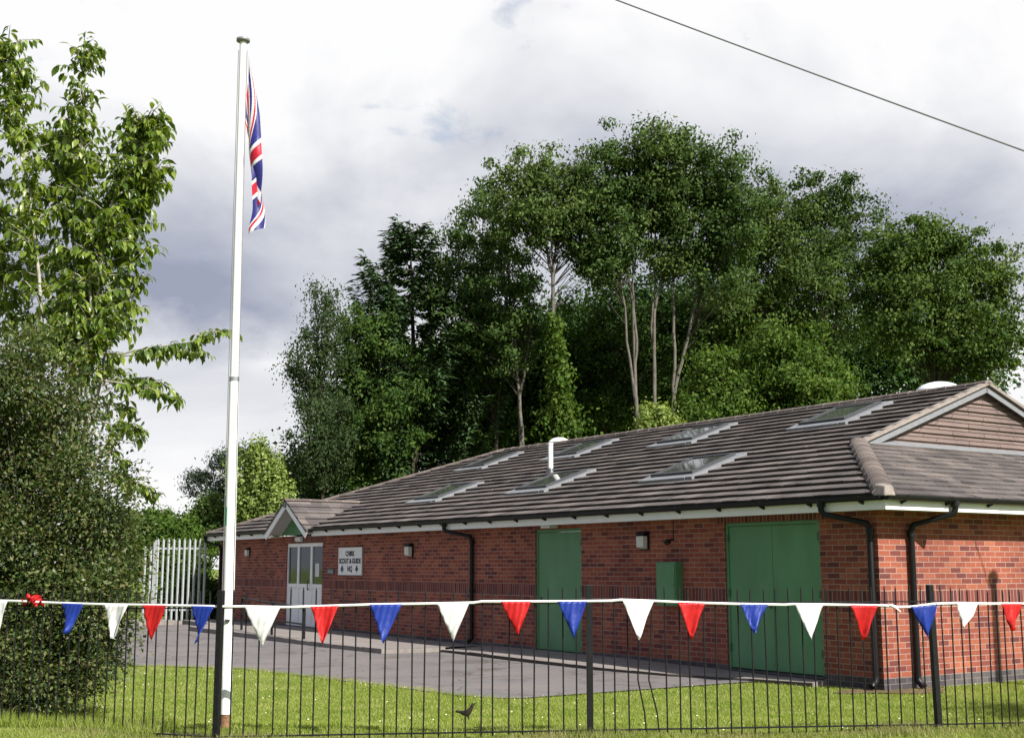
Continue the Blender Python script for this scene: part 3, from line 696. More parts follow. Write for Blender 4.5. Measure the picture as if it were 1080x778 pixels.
def emblem(u, kind):
    m = MB(); N = 14
    def disc(y, z, ry, rz, rot=0, x=-.0335):
        pts = []
        for q in range(N):
            a = 2 * math.pi * q / N; py, pz = math.cos(a) * ry, math.sin(a) * rz
            pts.append((x, u + y + py * math.cos(rot) - pz * math.sin(rot), z + py * math.sin(rot) + pz * math.cos(rot)))
        m.prism(pts, [(x - .002, p[1], p[2]) for p in pts])
    zc = -.18
    if kind == 'lily':
        disc(0, zc + .02, .026, .075); disc(.05, zc + .005, .018, .055, R(25), -.0337); disc(-.05, zc + .005, .018, .055, R(-25), -.0339); disc(0, zc - .035, .065, .011, 0, -.0341); disc(0, zc - .06, .02, .026, 0, -.0343)
    else:
        disc(0, zc + .045, .032, .038); disc(.038, zc - .005, .034, .032, 0, -.0337); disc(-.038, zc - .005, .034, .032, 0, -.0339); disc(0, zc - .05, .012, .04, 0, -.0341)
    m.build('emblem', M_badge if kind == 'lily' else M_text, t)
emblem(.40, 'lily'); emblem(-.36, 'trefoil')

# handrail by the ramp
t = tag(empty('handrail', B(-2.05, 15.5, .11), BROT), 'black tubular handrail with three posts beside the entrance ramp', 'handrail')
m = MB(); m.tube([(0, -2.0, .62), (0, 0, .69), (.25, 2.1, .74), (.25, 2.1, .4)], .024, 8); m.build('rail', M_blackpaint, t)
m = MB(); m.tube([(0, -2.0, .28), (0, 0, .32), (.25, 2.1, .36)], .018, 8); m.build('rail', M_blackpaint, t)
for y in (-2.0, -.3, 2.1):
    m = MB(); m.tube([(.25 if y > 1 else 0, y, -.1), (.25 if y > 1 else 0, y, .62 if y < -1 else .69)], .03, 8); m.build('post', M_blackpaint, t)

# ---------------------------------------------------------------- railings along the lawn
PL = [Vector((-5.52, 12.47)), Vector((-2.52, 11.01)), Vector((.67, 11.07)), Vector((3.80, 11.50)), Vector((6.44, 12.98))]
FH = 1.27
def zf(x, y): return float(gz(x, y)) if True else 0
fence = tag(empty('railing_fence', (PL[2].x, PL[2].y, zf(PL[2].x, PL[2].y))), 'black painted steel railings with thin upright bars, running across the front of the lawn', 'fence')
F0 = fence.location.copy()
def fl(v): return Vector(v) - F0
pk = 0
BENT = {}
for si in range(4):
    a, b = PL[si], PL[si + 1]; L = (b - a).length
    n = 27 if si in (1,) else (28 if si == 2 else int(round(L / .1148)))
    rm = MB(); d = (b - a).normalized()
    for zz in (1.12, .045):
        q = [fl((p.x, p.y, zf(p.x, p.y) + zz)) for p in (a, b)]
        side = Vector((-d.y, d.x, 0)) * .018
        rm.prism([q[0] - side, q[0] + side, q[0] + side + Vector((0, 0, .01)), q[0] - side + Vector((0, 0, .01))], [q[1] - side, q[1] + side, q[1] + side + Vector((0, 0, .01)), q[1] - side + Vector((0, 0, .01))])
    rm.build('rail', M_blackpaint, fence)
    for k in range(1, n):
        p = a + (b - a) * (k / n + random.uniform(-.012, .012) / L); z0 = zf(p.x, p.y); tl = random.uniform(-.012, .012); ty = random.uniform(-.01, .01)
        m = MB(); h = FH + random.uniform(-.006, .006)
        path = [(p.x, p.y, z0 - .02), (p.x + tl * .3, p.y, z0 + .4), (p.x + tl, p.y + ty, z0 + h - .03), (p.x + tl, p.y + ty, z0 + h)]
        r = [.0068, .0068, .0068, .0025]
        lab = None
        if si == 2 and k in (4, 5):
            s = 1 if k == 4 else 1.25
            path = [(p.x + .035 * s, p.y, z0 - .02), (p.x + .02 * s, p.y, z0 + .18), (p.x - .035 * s, p.y - .01, z0 + .46), (p.x - .012 * s, p.y, z0 + .9), (p.x, p.y, z0 + h - .03), (p.x, p.y, z0 + h)]
            r = [.0068] * 5 + [.0025]; lab = 'bent railing bar'
        m.tube([fl(v) for v in path], r, 6)
        o = m.build('picket', M_blackpaint, fence)
        if lab: o['label'] = lab
for si in range(5):
    p = PL[si]; z0 = zf(p.x, p.y); w = .03
    m = MB(); lean = -.02 if si == 3 else 0
    w = .026; dd = (PL[min(si + 1, 4)] - PL[max(si - 1, 0)]).normalized(); nn = Vector((-dd.y, dd.x))
    c = [p + dd * sx * w + nn * sy * w for sx, sy in ((-1, -1), (1, -1), (1, 1), (-1, 1))]
    m.prism([fl((q.x, q.y, z0 - .1)) for q in c], [fl((q.x + lean, q.y, z0 + FH + .005)) for q in c])
    m.build('post', M_blackpaint, fence, bevel=.004)

# ---------------------------------------------------------------- bunting tied along the railings
def fence_at(x, y, off=.03):
    """point on the railings' camera side for a sight line"""
    d = ray(x, y)
    for si in range(4):
        a, b = PL[si], PL[si + 1]; e = (b - a).normalized(); n = Vector((e.y, -e.x))
        a2 = a + n * off; den = d.x * n.x + d.y * n.y
        tt = (a2.x * n.x + a2.y * n.y) / den; q = Vector((0, 0, EYE)) + d * tt
        s = (Vector((q.x, q.y)) - a2).dot(e)
        if (s >= 0 or si == 0) and (s <= (b - a).length or si == 3): return q, e, n
    return q, e, n
cordpx = [(-40, 632.5), (-5, 633), (18, 633.5), (36, 634.5), (75, 636), (110, 637), (150, 637.6), (200, 638.5), (240, 639.4), (258, 639.2), (300, 640), (342, 638.8), (390, 637.2), (424, 636.6), (465, 636), (500, 635.2), (508, 633.9), (545, 634), (604, 633.8), (645, 633.2), (655, 632.2), (690, 633.4), (728, 635.2), (780, 636.6), (828, 637.4), (836, 636.8), (870, 637.2), (910, 637.8), (934, 638.2), (948, 639.8), (962, 639.5), (985, 636.4), (1010, 635.6), (1040, 636.2), (1070, 636.2), (1110, 636.5)]
cpts = []
for k, (x, y) in enumerate(cordpx):
    q, e, n = fence_at(x, y); cpts.append((x, q))
bc = fence_at(600, 640)[0]; gb = Vector((bc.x, bc.y, zf(bc.x, bc.y)))
bunt = tag(empty('bunting', gb), 'string of red, white and blue pennants on white tape tied along the black railings', 'bunting')
m = MB()
dense = []
for k in range(len(cpts) - 1):
    for t in (0, .5): dense.append(cpts[k][1].lerp(cpts[k + 1][1], t))
dense.append(cpts[-1][1])
m.tube([p - gb for p in dense], .0125, 6); m.build('tape', M_cord, bunt)
m = MB(); q0 = fence_at(938, 638)[0] - gb; q1 = fence_at(949, 645)[0] - gb
m.tube([q0, q0 + Vector((.02, -.02, -.005)), (q0 + q1) / 2 + Vector((0, -.03, .01)), q1 + Vector((0, -.02, 0))], [.014, .016, .012, .006], 6); m.build('knot', M_cord, bunt)
PEN = [('w', -16, 9, -3, 672), ('r', 25, 48, 35, 0), ('b', 66, 89, 77, 668), ('w', 111, 136, 120, 675), ('r', 152, 177, 161, 677), ('b', 203, 227, 212, 678), ('w', 258, 296, 276, 682), ('r', 328, 357, 341, 680), ('b', 390, 424, 405, 678), ('w', 461, 495, 478, 676), ('r', 528, 560, 546, 670), ('b', 588, 619, 605, 673), ('w', 656, 689, 672, 674), ('r', 714, 743, 729, 674), ('b', 780, 809, 793, 668), ('w', 838, 868, 853, 675), ('r', 896, 925, 912, 675), ('b', 960, 988, 979, 673), ('w', 1008, 1031, 1015, 663), ('r', 1055, 1077, 1067, 668)]
CM = {'w': M_cwhite, 'r': M_cred, 'b': M_cblue}; CN_ = {'w': 'white pennant', 'r': 'red pennant', 'b': 'blue pennant'}
def cord_at(x):
    xs = [c[0] for c in cpts]
    for k in range(len(xs) - 1):
        if xs[k] <= x <= xs[k + 1]: return cpts[k][1].lerp(cpts[k + 1][1], (x - xs[k]) / (xs[k + 1] - xs[k]))
    return cpts[-1][1]
for idx, (c, xa, xb, xt, yt) in enumerate(PEN):
    A, Bq = cord_at(xa), cord_at(xb); _, e, n = fence_at((xa + xb) / 2, 640); n3 = Vector((n.x, n.y, 0))
    rr = random.Random(idx * 7 + 3)
    N = 14; m = MB()
    if yt == 0:      # flipped up over the tape and crumpled
        T = (A + Bq) / 2 + Vector((.0, 0, .085)) + n3 * .04
        pts = []
        for i in range(N + 1):
            row = []
            for j in range(N + 1 - i):
                s = i / N; tpos = (j + i * .5) / N
                q = A.lerp(Bq, tpos).lerp(T, s * .85) + n3 * (.05 * math.sin(s * 9 + j)) + Vector((.03 * math.sin(i * 2.1 + j) * s, 0, .035 * math.sin(j * 1.9 + i * 1.3) - .01))
                row.append(q - gb)
            pts.append(row)
    else:
        T = fence_at(xt, yt, .05)[0]; amp = rr.uniform(.010, .034); ph = rr.uniform(0, 6); curl = rr.uniform(-.05, .08); cf = rr.uniform(4, 9); tw = rr.uniform(-.5, .5)
        pts = []
        for i in range(N + 1):
            row = []
            for j in range(N + 1 - i):
                s = i / N; w = N - i; tpos = .5 if w == 0 else j / w
                a_ = A.lerp(T, s); b_ = Bq.lerp(T, s); q = a_.lerp(b_, tpos)
                q = q + n3 * (.016 + s * amp * 1.4 * math.sin(tpos * cf * (1 - .4 * s) + ph + s * 3) + curl * s * s + tw * (tpos - .5) * s * (1 - s) * .12 + .006 * math.sin(i * 1.7 + j * 2.3 + ph))
                row.append(q - gb)
            pts.append(row)
    for i in range(N):
        for j in range(N - i):
            m.face([pts[i][j], pts[i + 1][j], pts[i][j + 1]], 0, None, True)
            if j < N - i - 1: m.face([pts[i][j + 1], pts[i + 1][j], pts[i + 1][j + 1]], 0, None, True)
    o = m.build('pennant', CM[c], bunt); o['label'] = 'crumpled red pennant flipped over the tape' if yt == 0 else CN_[c]
    s_ = o.modifiers.new('thick', 'SOLIDIFY'); s_.thickness = .0015
    wd = o.modifiers.new('weld', 'WELD'); wd.merge_threshold = .0003
    o.modifiers.move(1, 0)

# ---------------------------------------------------------------- flagpole and flag
FY = 11.75
pb = at(237.5, 768, FY); ptop = at(256.5, 44, FY); pb.z = zf(pb.x, pb.y)
pole = tag(empty('flagpole', pb), 'tall white flagpole on the lawn behind the railings, with a grey cap', 'flagpole')
tp = ptop - pb
def along(f): return tp * f
H = tp.z
m = MB(); m.tube([along(.0185), along(.2), along(.49)], [.054, .052, .046], 20); m.build('lower_pole', M_pole, pole)
m = MB(); m.tube([along(.487), along(.75), along(1)], [.041, .037, .033], 20); m.build('upper_pole', M_pole, pole)
m = MB(); m.tube([along(.483), along(.4895)], .0475, 20); m.build('joint_collar', M_lead, pole)
m = MB(); m.tube([along(-.01), along(.0185)], [.05, .047], 16); m.build('footing', M_rust, pole)
m = MB(); m.tube([along(.998), along(1.0), along(1.004), along(1.006)], [.03, .066, .066, .035], 20); m.build('cap', M_lead, pole)
m = MB()
for q in range(8):
    a0, a1 = R(170 + q * 9), R(170 + (q + 1) * 9); c0, c1 = along(.277), along(.303)
    m.face([c0 + Vector((math.cos(a0), math.sin(a0), 0)) * .0535, c0 + Vector((math.cos(a1), math.sin(a1), 0)) * .0535, c1 + Vector((math.cos(a1), math.sin(a1), 0)) * .0535, c1 + Vector((math.cos(a0), math.sin(a0), 0)) * .0535], 0, None, True)
m.build('sticker', plain('green_sticker', (.05, .36, .17), .4, .4, var=.35, scale=40), pole)
m = MB(); o_ = Vector((-.055, -.03, 0)); m.tube([along(.14) + o_ * 1.0, along(.5) + o_ * .9, along(.985) + o_ * .7], .0035, 5)
m.tube([along(.14) + Vector((.05, -.035, 0)), along(.5) + Vector((.047, -.03, 0)), along(.985) + Vector((.045, -.02, 0))], .003, 5)
m.build('halyard', M_wire, pole)
m = MB(); m.box(-.02, .02, -.075, -.045, .95, .97); m.build('cleat', M_darkmetal, pole)
def union(a, b):
    """colour of a union flag at a (0 hoist..1 fly), b (0 top..1 bottom): 0 blue, 1 white, 2 red"""
    x, y = a * 60 - 30, 15 - b * 30
    if abs(x) < 3 or abs(y) < 3: return 2
    if abs(x) < 5 or abs(y) < 5: return 1
    for s in (1, -1):
        dist = (y - s * x / 2) * math.cos(math.atan(.5))
        side = (1 if x * 1 > 0 else -1)
        if abs(dist) < 3:
            v = dist * side * s
            if (s == 1 and -2 < dist * side < 0) or (s == -1 and -2 < dist * side < 0): return 2
            return 1
    return 0
NA, NB = 150, 76
verts = np.zeros((NB + 1, NA + 1, 3)); hoist = .70
ft = at(262.5, 58, FY) - pb
for j in range(NB + 1):
    for i in range(NA + 1):
        a, b = i / NA, j / NB
        drop = 1.56 * a ** .66; g_ = min(1, 2.5 * a); ph_ = 2 * math.pi * 1.1 * b + 2.2 * a + 1.2
        fold = .075 * g_ * math.cos(ph_) + .03 * math.sin(9 * a + 2 * b)
        x = .02 * min(1, 4 * a) + .185 * a ** .7 * (.68 + .30 * (1 - b)) + .062 * g_ * math.sin(ph_) + .008 * math.sin(12 * a + 6 * b)
        z = -hoist * b * (1 - .55 * a ** .5) - drop + .02 * a * math.sin(6 * b + 8 * a)
        verts[j, i] = (ft.x - .012 * b + x, ft.y - .02 + fold, ft.z + z)
nx = NA + 1
i = (np.arange(NB)[:, None] * nx + np.arange(NA)[None, :]).ravel()
fc = np.stack([i, i + nx, i + nx + 1, i + 1], 1)
mi = np.array([union(((q % nx) + .5) / NA, ((q // nx) + .5) / NB) for q in i])
fv = verts.reshape(-1, 3) + np.array(pb) - np.array(pb + ft)
flag = np_mesh('flag', fv, fc, [M_fblue, M_cwhite, M_fred], smooth=True, mats_idx=mi)
flag.location = pb + ft
tag(flag, 'limp red, white and blue flag hanging in folds near the top of the white flagpole', 'flag')

# ---------------------------------------------------------------- overhead cable and the pole that carries it
tpx, tpy = 9.78, 14.60
tpole = tag(empty('telegraph_pole', (tpx, tpy, 0)), 'weathered wooden telegraph pole standing past the right end of the railings', 'pole')
m = MB(); m.tube([(0, 0, -.3), (0, 0, 2.5), (0, 0, 5.35)], [.10, .09, .075], 14); m.build('post', M_wood, tpole)
m = MB(); m.tube([(0, 0, 5.35), (0, 0, 5.42)], [.12, .03], 14); m.build('cap', M_lead, tpole)
m = MB(); m.tube([(-.1, 0, 5.2), (-.2, 0, 5.2), (-.2, 0, 5.3)], .012, 6); m.build('hook', M_steel, tpole)
ca = Vector((tpx - .2, tpy, 5.28)); cb = at(655, 2, 17.0); cdir = cb - ca
pts = []
for k in range(41):
    t = k / 40 * 2.2; p = ca + cdir * t; p.z -= .55 * t * (1 - t) * .18; pts.append(p - ca)
m = MB(); m.tube(pts, .011, 6); cab = m.build('overhead_cable', M_wire); cab.location = ca
tag(cab, 'thin grey overhead cable slanting across the upper right of the sky', 'cable')

# ---------------------------------------------------------------- palisade fence at the far end
pf = at(226, 655, 36.3); pf.z = 0; PF0 = B(-.35, LEN + .35); 
pal = tag(empty('palisade_fence', (PF0.x, PF0.y, 0)), 'tall galvanised palisade fence with pointed pales beyond the end of the hall', 'fence')
pd = (at(163, 600, 36.6) - PF0); pd.z = 0; plen = pd.length; pd.normalize(); pn_ = Vector((-pd.y, pd.x, 0))
if pn_.y > 0: pn_ = -pn_
PALH = 2.40
def pale(p, h, d, nrm):
    m = MB(); w = .034
    for sx in (-1, 1):
        a0 = p; a1 = p + d * sx * w + nrm * -.012
        off = nrm * .006
        r0 = [a0 + nrm * .008, a1, a1 + Vector((0, 0, h - .07)), a0 + nrm * .008 + Vector((0, 0, h))]
        r1 = [q - nrm * .004 for q in r0]
        m.prism(r0, r1)
    return m.build('pale', M_steel, pal)
np_ = int(plen / .152)
for k in range(np_ + 1): pale(pd * (k * .152), PALH, pd, pn_)
d2 = (Vector((-.35, 1, 0))).normalized(); n2_ = Vector((-1, -.35, 0)).normalized(); s2 = pd * (np_ * .152 + .08)
for k in range(2): pale(s2 + pd * (.12 + .16 * k), PALH - .22, pd, pn_)
for z in (.35, 2.10):
    m = MB(); a = -pn_ * .03
    m.prism([a + Vector((0, 0, z - .02)), a + Vector((0, 0, z + .03)), a + Vector((0, 0, z + .03)) - pn_ * .03, a + Vector((0, 0, z - .02)) - pn_ * .03],
            [s2 + a + Vector((0, 0, z - .02)), s2 + a + Vector((0, 0, z + .03)), s2 + a + Vector((0, 0, z + .03)) - pn_ * .03, s2 + a + Vector((0, 0, z - .02)) - pn_ * .03]); m.build('rail', M_steel, pal)
m = MB(); c = s2 - pn_ * .06; m.prism([c + Vector(q) for q in ((-.05, -.05, 0), (.05, -.05, 0), (.05, .05, 0), (-.05, .05, 0))], [c + Vector(q) for q in ((-.05, -.05, 2.35), (.05, -.05, 2.35), (.05, .05, 2.35), (-.05, .05, 2.35))]); m.build('post', M_steel, pal)

# ---------------------------------------------------------------- foliage
def unit(v): return v / np.maximum(np.linalg.norm(v, axis=1, keepdims=True), 1e-9)
def leaves(name, c, d, up, L, Wd, mat, parent, kind='rhomb'):
    """one leaf per row: c base point, d direction of its length, up its upper side"""
    N = len(c); d = unit(d); s = unit(np.cross(d, up)); n = np.cross(s, d)
    L = np.asarray(L).reshape(-1, 1) * np.ones((N, 1)); Wd = np.asarray(Wd).reshape(-1, 1) * np.ones((N, 1))
    if kind == 'rhomb':
        v = np.stack([c, c + d * L * .45 + s * Wd * .5 + n * Wd * .12, c + d * L - n * L * .10, c + d * L * .45 - s * Wd * .5 + n * Wd * .12], 1)
        f = np.arange(N)[:, None] * 4 + np.array([[0, 1, 2, 3]])
        return np_mesh(name, v.reshape(-1, 3), f, mat, parent)
    # curved leaf with a folded midrib: 4 rows
    rows = [(0, .06, 0), (.3, .85, .02), (.62, .95, -.05), (1.0, .04, -.22)]
    vs = []
    for (t, w, dr) in rows:
        cc = c + d * L * t + n * L * dr
        vs += [cc - s * Wd * .5 * w + n * Wd * .16 * w, cc, cc + s * Wd * .5 * w + n * Wd * .16 * w]
    v = np.stack(vs, 1)
    q = []
    for r in range(3):
        for k in range(2): a = r * 3 + k; q.append([a, a + 1, a + 4, a + 3])
    f = (np.arange(N)[:, None, None] * 12 + np.array(q)[None]).reshape(-1, 4)
    return np_mesh(name, v.reshape(-1, 3), f, mat, parent, smooth=True)
def cloud(blobs, n, rng, shell=.45):
    """clump centres spread through a union of ellipsoids, more of them towards the outside"""
    vol = np.array([b[3] * b[4] * b[5] for b in blobs]) ** .8; pr = vol / vol.sum()
    k = rng.choice(len(blobs), n, p=pr); bb = np.array(blobs)[k]
    dirn = unit(rng.normal(size=(n, 3))); r = rng.uniform(0, 1, (n, 1)) ** shell
    return bb[:, :3] + dirn * r * bb[:, 3:6], dirn
def tree(name, label, base, stems, blobs, lm, bark, nclump=70, nleaf=120, leaf=(.22, .12), csize=(.62, .36), trunk_r=.16, seed=0, group=None, cat='tree', droop=.35, branch_r=.03, kind='rhomb'):
    """stems: list of point lists (world); blobs: (x,y,z,rx,ry,rz)"""
    rng = np.random.default_rng(seed); rr = random.Random(seed)
    if group: trunk_r *= .56; nclump = int(nclump * 1.75); nleaf = int(nleaf * 1.05); leaf = (leaf[0] * .66, leaf[1] * .66); csize = (csize[0] * .66, csize[1] * .70); branch_r *= .36
    root = tag(empty(name, base), label, cat, group); bv = Vector(base)
    m = MB(); allp = []
    for st in stems:
        n = len(st); pts = []
        for k in range(n - 1):
            for q in range(4):
                t = q / 4; pts.append(Vector(st[k]).lerp(Vector(st[k + 1]), t) + Vector((rr.uniform(-.05, .05), rr.uniform(-.05, .05), 0)))
        pts.append(Vector(st[-1]))
        rad = [max(trunk_r * (1 - .85 * k / (len(pts) - 1)), .02) for k in range(len(pts))]
        m.tube([p - bv for p in pts], rad, 7); allp += pts
    C, D = cloud(blobs, nclump, rng)
    if group: 
        ms_ = min(1.0, np.mean([q[3] for q in blobs]) / 1.1)
        C = C + rng.normal(size=C.shape) * np.array([.34, .34, .26]) * ms_; C[:, 2] -= .2 * ms_
    AP = np.array([tuple(p) for p in allp])
    for c in C:
        d = np.linalg.norm(AP[:, :2] - c[:2], axis=1) * .8 + np.abs(AP[:, 2] - (c[2] - .6 - .45 * np.linalg.norm(AP[:, :2] - c[:2], axis=1)))
        s = Vector(AP[int(np.argmin(d))]); e = Vector(c); mid_ = s.lerp(e, .55) + Vector((rr.uniform(-.2, .2), rr.uniform(-.2, .2), .12 * (e - s).length))
        m.tube([s - bv, mid_ - bv, e - bv], [branch_r * 1.5, branch_r, branch_r * .3], 4, 1, cap=False)
    m.build('trunk', [bark, M_bark], root)
    N = nclump * nleaf
    ci = np.repeat(np.arange(nclump), nleaf); cs_ = rng.uniform(.45, 1.5, (nclump, 1))[ci]
    g = rng.normal(size=(N, 3)) * np.array([csize[0], csize[0], csize[1]]) * .62 * cs_
    pos = C[ci] + g
    if group:            # leaves of a tuft sit on its dome and face outwards from it
        g[:, 2] = np.abs(g[:, 2]) * 1.2 - csize[1] * .5
        rad_ = unit(g / np.array([csize[0], csize[0], csize[1]]) + D[ci] * .25)
        out = rng.normal(size=(N, 3)); out -= rad_ * np.sum(out * rad_, 1, keepdims=True) * .7; out[:, 2] -= droop * 1.6
        upv = rad_ + np.array([0, 0, .45]) + rng.normal(size=(N, 3)) * .32
    else:
        out = unit(g + D[ci] * .3) * .8 + rng.normal(size=(N, 3)) * .5; out[:, 2] -= droop
        upv = np.array([0, 0, 1.0]) + rng.normal(size=(N, 3)) * .55
    sc = rng.uniform(.65, 1.3, N)
    leaves('crown', pos - np.array(base), out, upv, leaf[0] * sc, leaf[1] * sc, lm, root, kind)
    return root
def PB(Y, lst, dy=None, depth=1.0):
    """ellipsoids measured on the photograph, put at their real distance"""
    res = []
    for k, (x, y, rx, ry) in enumerate(lst):
        yy = Y + (((k * 37) % 11) / 11 - .5) * px2m(rx, Y) * 1.0
        p = at(x, y, yy); res.append((p.x, p.y, p.z, px2m(rx, yy), px2m(rx, yy) * depth, px2m(ry, yy)))
    return res
def PS(Y, pts): return [tuple(at(x, y, Y)) for x, y in pts]
def basept(x, Y): p = at(x, 600, Y); return (p.x, Y, 0.0)
LM_ash = leafmat('ash_leaves', [(0.0227, 0.0423, 0.0123), (0.0399, 0.0777, 0.0185), (0.0627, 0.1131, 0.0270), (0.1065, 0.1609, 0.0447)], .3)
LM_ash2 = leafmat('ash_leaves_light', [(0.0329, 0.0554, 0.0162), (0.0563, 0.1000, 0.0224), (0.0901, 0.1444, 0.0347), (0.1441, 0.1943, 0.0617)], .3)
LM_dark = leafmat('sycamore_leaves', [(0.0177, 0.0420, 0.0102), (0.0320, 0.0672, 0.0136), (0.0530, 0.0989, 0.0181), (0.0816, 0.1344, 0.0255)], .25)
LM_birch = leafmat('birch_leaves', [(0.0216, 0.0406, 0.0139), (0.0386, 0.0648, 0.0223), (0.0581, 0.0899, 0.0323)], .25)
LM_fir = leafmat('fir_needles', [(0.0291, 0.0581, 0.0264), (0.0517, 0.0969, 0.0384), (0.0840, 0.1357, 0.0528)], .05)
LM_bright = leafmat('young_leaves', [(0.0284, 0.0622, 0.0105), (0.0524, 0.1031, 0.0158), (0.0847, 0.1448, 0.0233), (0.1292, 0.1858, 0.0361)], .35)
LM_poplar = leafmat('poplar_leaves', [(0.0780, 0.1276, 0.0230), (0.1482, 0.2174, 0.0432), (0.2340, 0.3000, 0.0792), (0.3432, 0.4050, 0.1584)], .35)
LM_pine = leafmat('pine_needles', [(.012, .022, .013), (.020, .034, .018), (.030, .046, .024)], .05)
LM_round = leafmat('maple_leaves', [(0.0250, 0.0512, 0.0123), (0.0478, 0.0911, 0.0185), (0.0777, 0.1310, 0.0270), (0.1254, 0.1763, 0.0432)], .3)
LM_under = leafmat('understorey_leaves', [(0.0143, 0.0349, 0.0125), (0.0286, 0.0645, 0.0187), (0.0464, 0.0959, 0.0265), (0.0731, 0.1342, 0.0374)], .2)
GR = 'trees of the copse behind the hall'
def T(name, label, Y, bx, stems, blobs, lm, bark=M_bark, **kw):
    b = basept(bx, Y); sts = [[b] + PS(Y, s) for s in stems]
    return tree(name, label, b, sts, PB(Y, blobs), lm, bark, group=GR, **kw)
T('birch_tree', 'slim drooping birch at the left end of the copse, beside the open sky', 45, 340, [[(340, 480), (337, 400), (334, 330), (334, 295)]],
  [(333, 318, 15, 26), (338, 362, 28, 30), (328, 400, 27, 26), (340, 440, 36, 36), (335, 480, 36, 34), (352, 330, 12, 22)], LM_birch, nclump=95, nleaf=120, leaf=(.15, .10), csize=(.5, .55), droop=.9, seed=1, trunk_r=.14)
T('sycamore_tree', 'dark blue green sycamore between the birch and the fir', 47, 398, [[(398, 480), (396, 410), (392, 350), (390, 320)], [(398, 470), (410, 420), (420, 380)]],
  [(388, 332, 24, 22), (398, 372, 40, 34), (384, 410, 38, 40), (412, 432, 40, 45), (395, 480, 46, 34)], LM_dark, nclump=120, nleaf=120, seed=2, trunk_r=.17)
# the fir: whorls of boughs that sag and turn up at the tips
def fir(label, Y, bx, topy, seed):
    rng = np.random.default_rng(seed); rr = random.Random(seed); b = Vector(basept(bx, Y)); top = at(bx - 4, topy, Y)
    root = tag(empty('fir_tree', b), label, 'tree', GR); m = MB(); h = top.z
    m.tube([(0, 0, 0), (0, 0, h * .5), (top.x - b.x, 0, h)], [.2, .12, .015], 8); pos = []; dirs = []
    z = h * .22
    while z < h - .3:
        f = (h - z) / h; Lb = min(.5 + f * 7.0, 3.3) * rr.uniform(.8, 1.12)
        for k in range(6):
            a = rr.uniform(0, 6.28); lb = Lb * rr.uniform(.7, 1.1); d = Vector((math.cos(a), math.sin(a), 0)); pr = []
            for q in range(9):
                t = q / 8; pr.append(Vector((top.x - b.x, 0, 0)) * (z / h) + Vector((0, 0, z)) + d * lb * t + Vector((0, 0, lb * (.25 * t - .75 * t * (1 - t) + .45 * t ** 3))))
            m.tube(pr, [.03 * (1 - .8 * q / 8) for q in range(9)], 4, cap=False)
            nl = int(lb * 60)
            for q in range(nl):
                t = rr.uniform(.15, 1.02); i0 = min(int(t * 8), 7); p = pr[i0].lerp(pr[i0 + 1], t * 8 - i0)
                sd = d.cross(Vector((0, 0, 1))) * rr.choice((-1, 1))
                pos.append(tuple(p + Vector((rr.gauss(0, .05), rr.gauss(0, .05), rr.gauss(0, .04)))))
                dirs.append(tuple(d * .7 + sd * rr.uniform(.2, 1) + Vector((0, 0, rr.uniform(-.45, .25)))))
        z += rr.uniform(.28, .42)
    m.build('trunk', M_bark, root)
    n = len(pos); leaves('crown', np.array(pos), np.array(dirs), np.array([0, 0, 1.]) + rng.normal(size=(n, 3)) * .4, rng.uniform(.25, .5, n), .10, LM_fir, root)
fir('dark fir with upturned bough tips left of the tall ash trees', 49, 436, 232, 3)
T('ash_tree', 'leafy ash whose crown steps down to the dark fir on its left', 49, 525, [[(522, 470), (515, 380), (508, 300), (510, 210)], [(522, 430), (490, 340), (480, 270)], [(523, 440), (540, 330), (532, 240), (520, 200)]],
  [(512, 215, 36, 28), (488, 250, 34, 34), (520, 275, 44, 40), (482, 310, 42, 44), (520, 350, 45, 50), (470, 380, 40, 40)], LM_ash, nclump=150, nleaf=90, seed=4)
T('ash_tree', 'ash with a twin leaning trunk left of the ivy clad trunk', 47, 553, [[(550, 470), (547, 400), (541, 345), (530, 300), (525, 240)], [(549, 420), (556, 370), (560, 310)]],
  [(540, 300, 38, 38), (520, 360, 32, 36), (560, 350, 28, 34), (530, 240, 30, 32), (500, 330, 30, 40)], LM_ash, M_bark_pale, nclump=70, nleaf=90, seed=5, trunk_r=.16)
iv = T('ash_tree', 'tall ash with a pale straight trunk wrapped in bright ivy', 45, 588, [[(588, 470), (585, 400), (583, 340), (583, 290), (589, 240), (586, 185)], [(583, 290), (572, 250), (562, 200)]],
  [(562, 178, 32, 26), (590, 186, 34, 28), (612, 205, 30, 36), (548, 215, 32, 34), (585, 232, 50, 28), (618, 262, 28, 34)], LM_ash2, M_bark_pale, nclump=120, nleaf=90, seed=6, trunk_r=.17)
rng = np.random.default_rng(61); nt_ = 190
tt = rng.uniform(0, 1, nt_) ** .75; yy = 338 + tt * 140
ax = np.interp(yy, [290, 340, 400, 480], [583, 583.5, 588, 594]); wdt = np.interp(yy, [338, 365, 400, 440, 480], [2, 4, 9, 15, 20])
side = rng.normal(size=nt_) * .62 + .1
tc_ = np.array([tuple(at(x + w_ * q, y, 44.7)) for x, w_, q, y in zip(ax, wdt, side, yy)]); tc_[:, 1] += rng.uniform(-.4, .4, nt_)
k_ = np.repeat(np.arange(nt_), 26); n = len(k_); gq = rng.normal(size=(n, 3)) * np.array([.13, .13, .2]) * rng.uniform(.5, 1.5, (nt_, 1))[k_]
rd = unit(gq + np.array([0, -.08, .05])); dv = rng.normal(size=(n, 3)) * .6; dv[:, 2] -= .8
ivo = leaves('ivy', tc_[k_] + gq - np.array(iv.location), dv, rd + rng.normal(size=(n, 3)) * .4, rng.uniform(.10, .20, n), rng.uniform(.08, .15, n), LM_bright, iv)
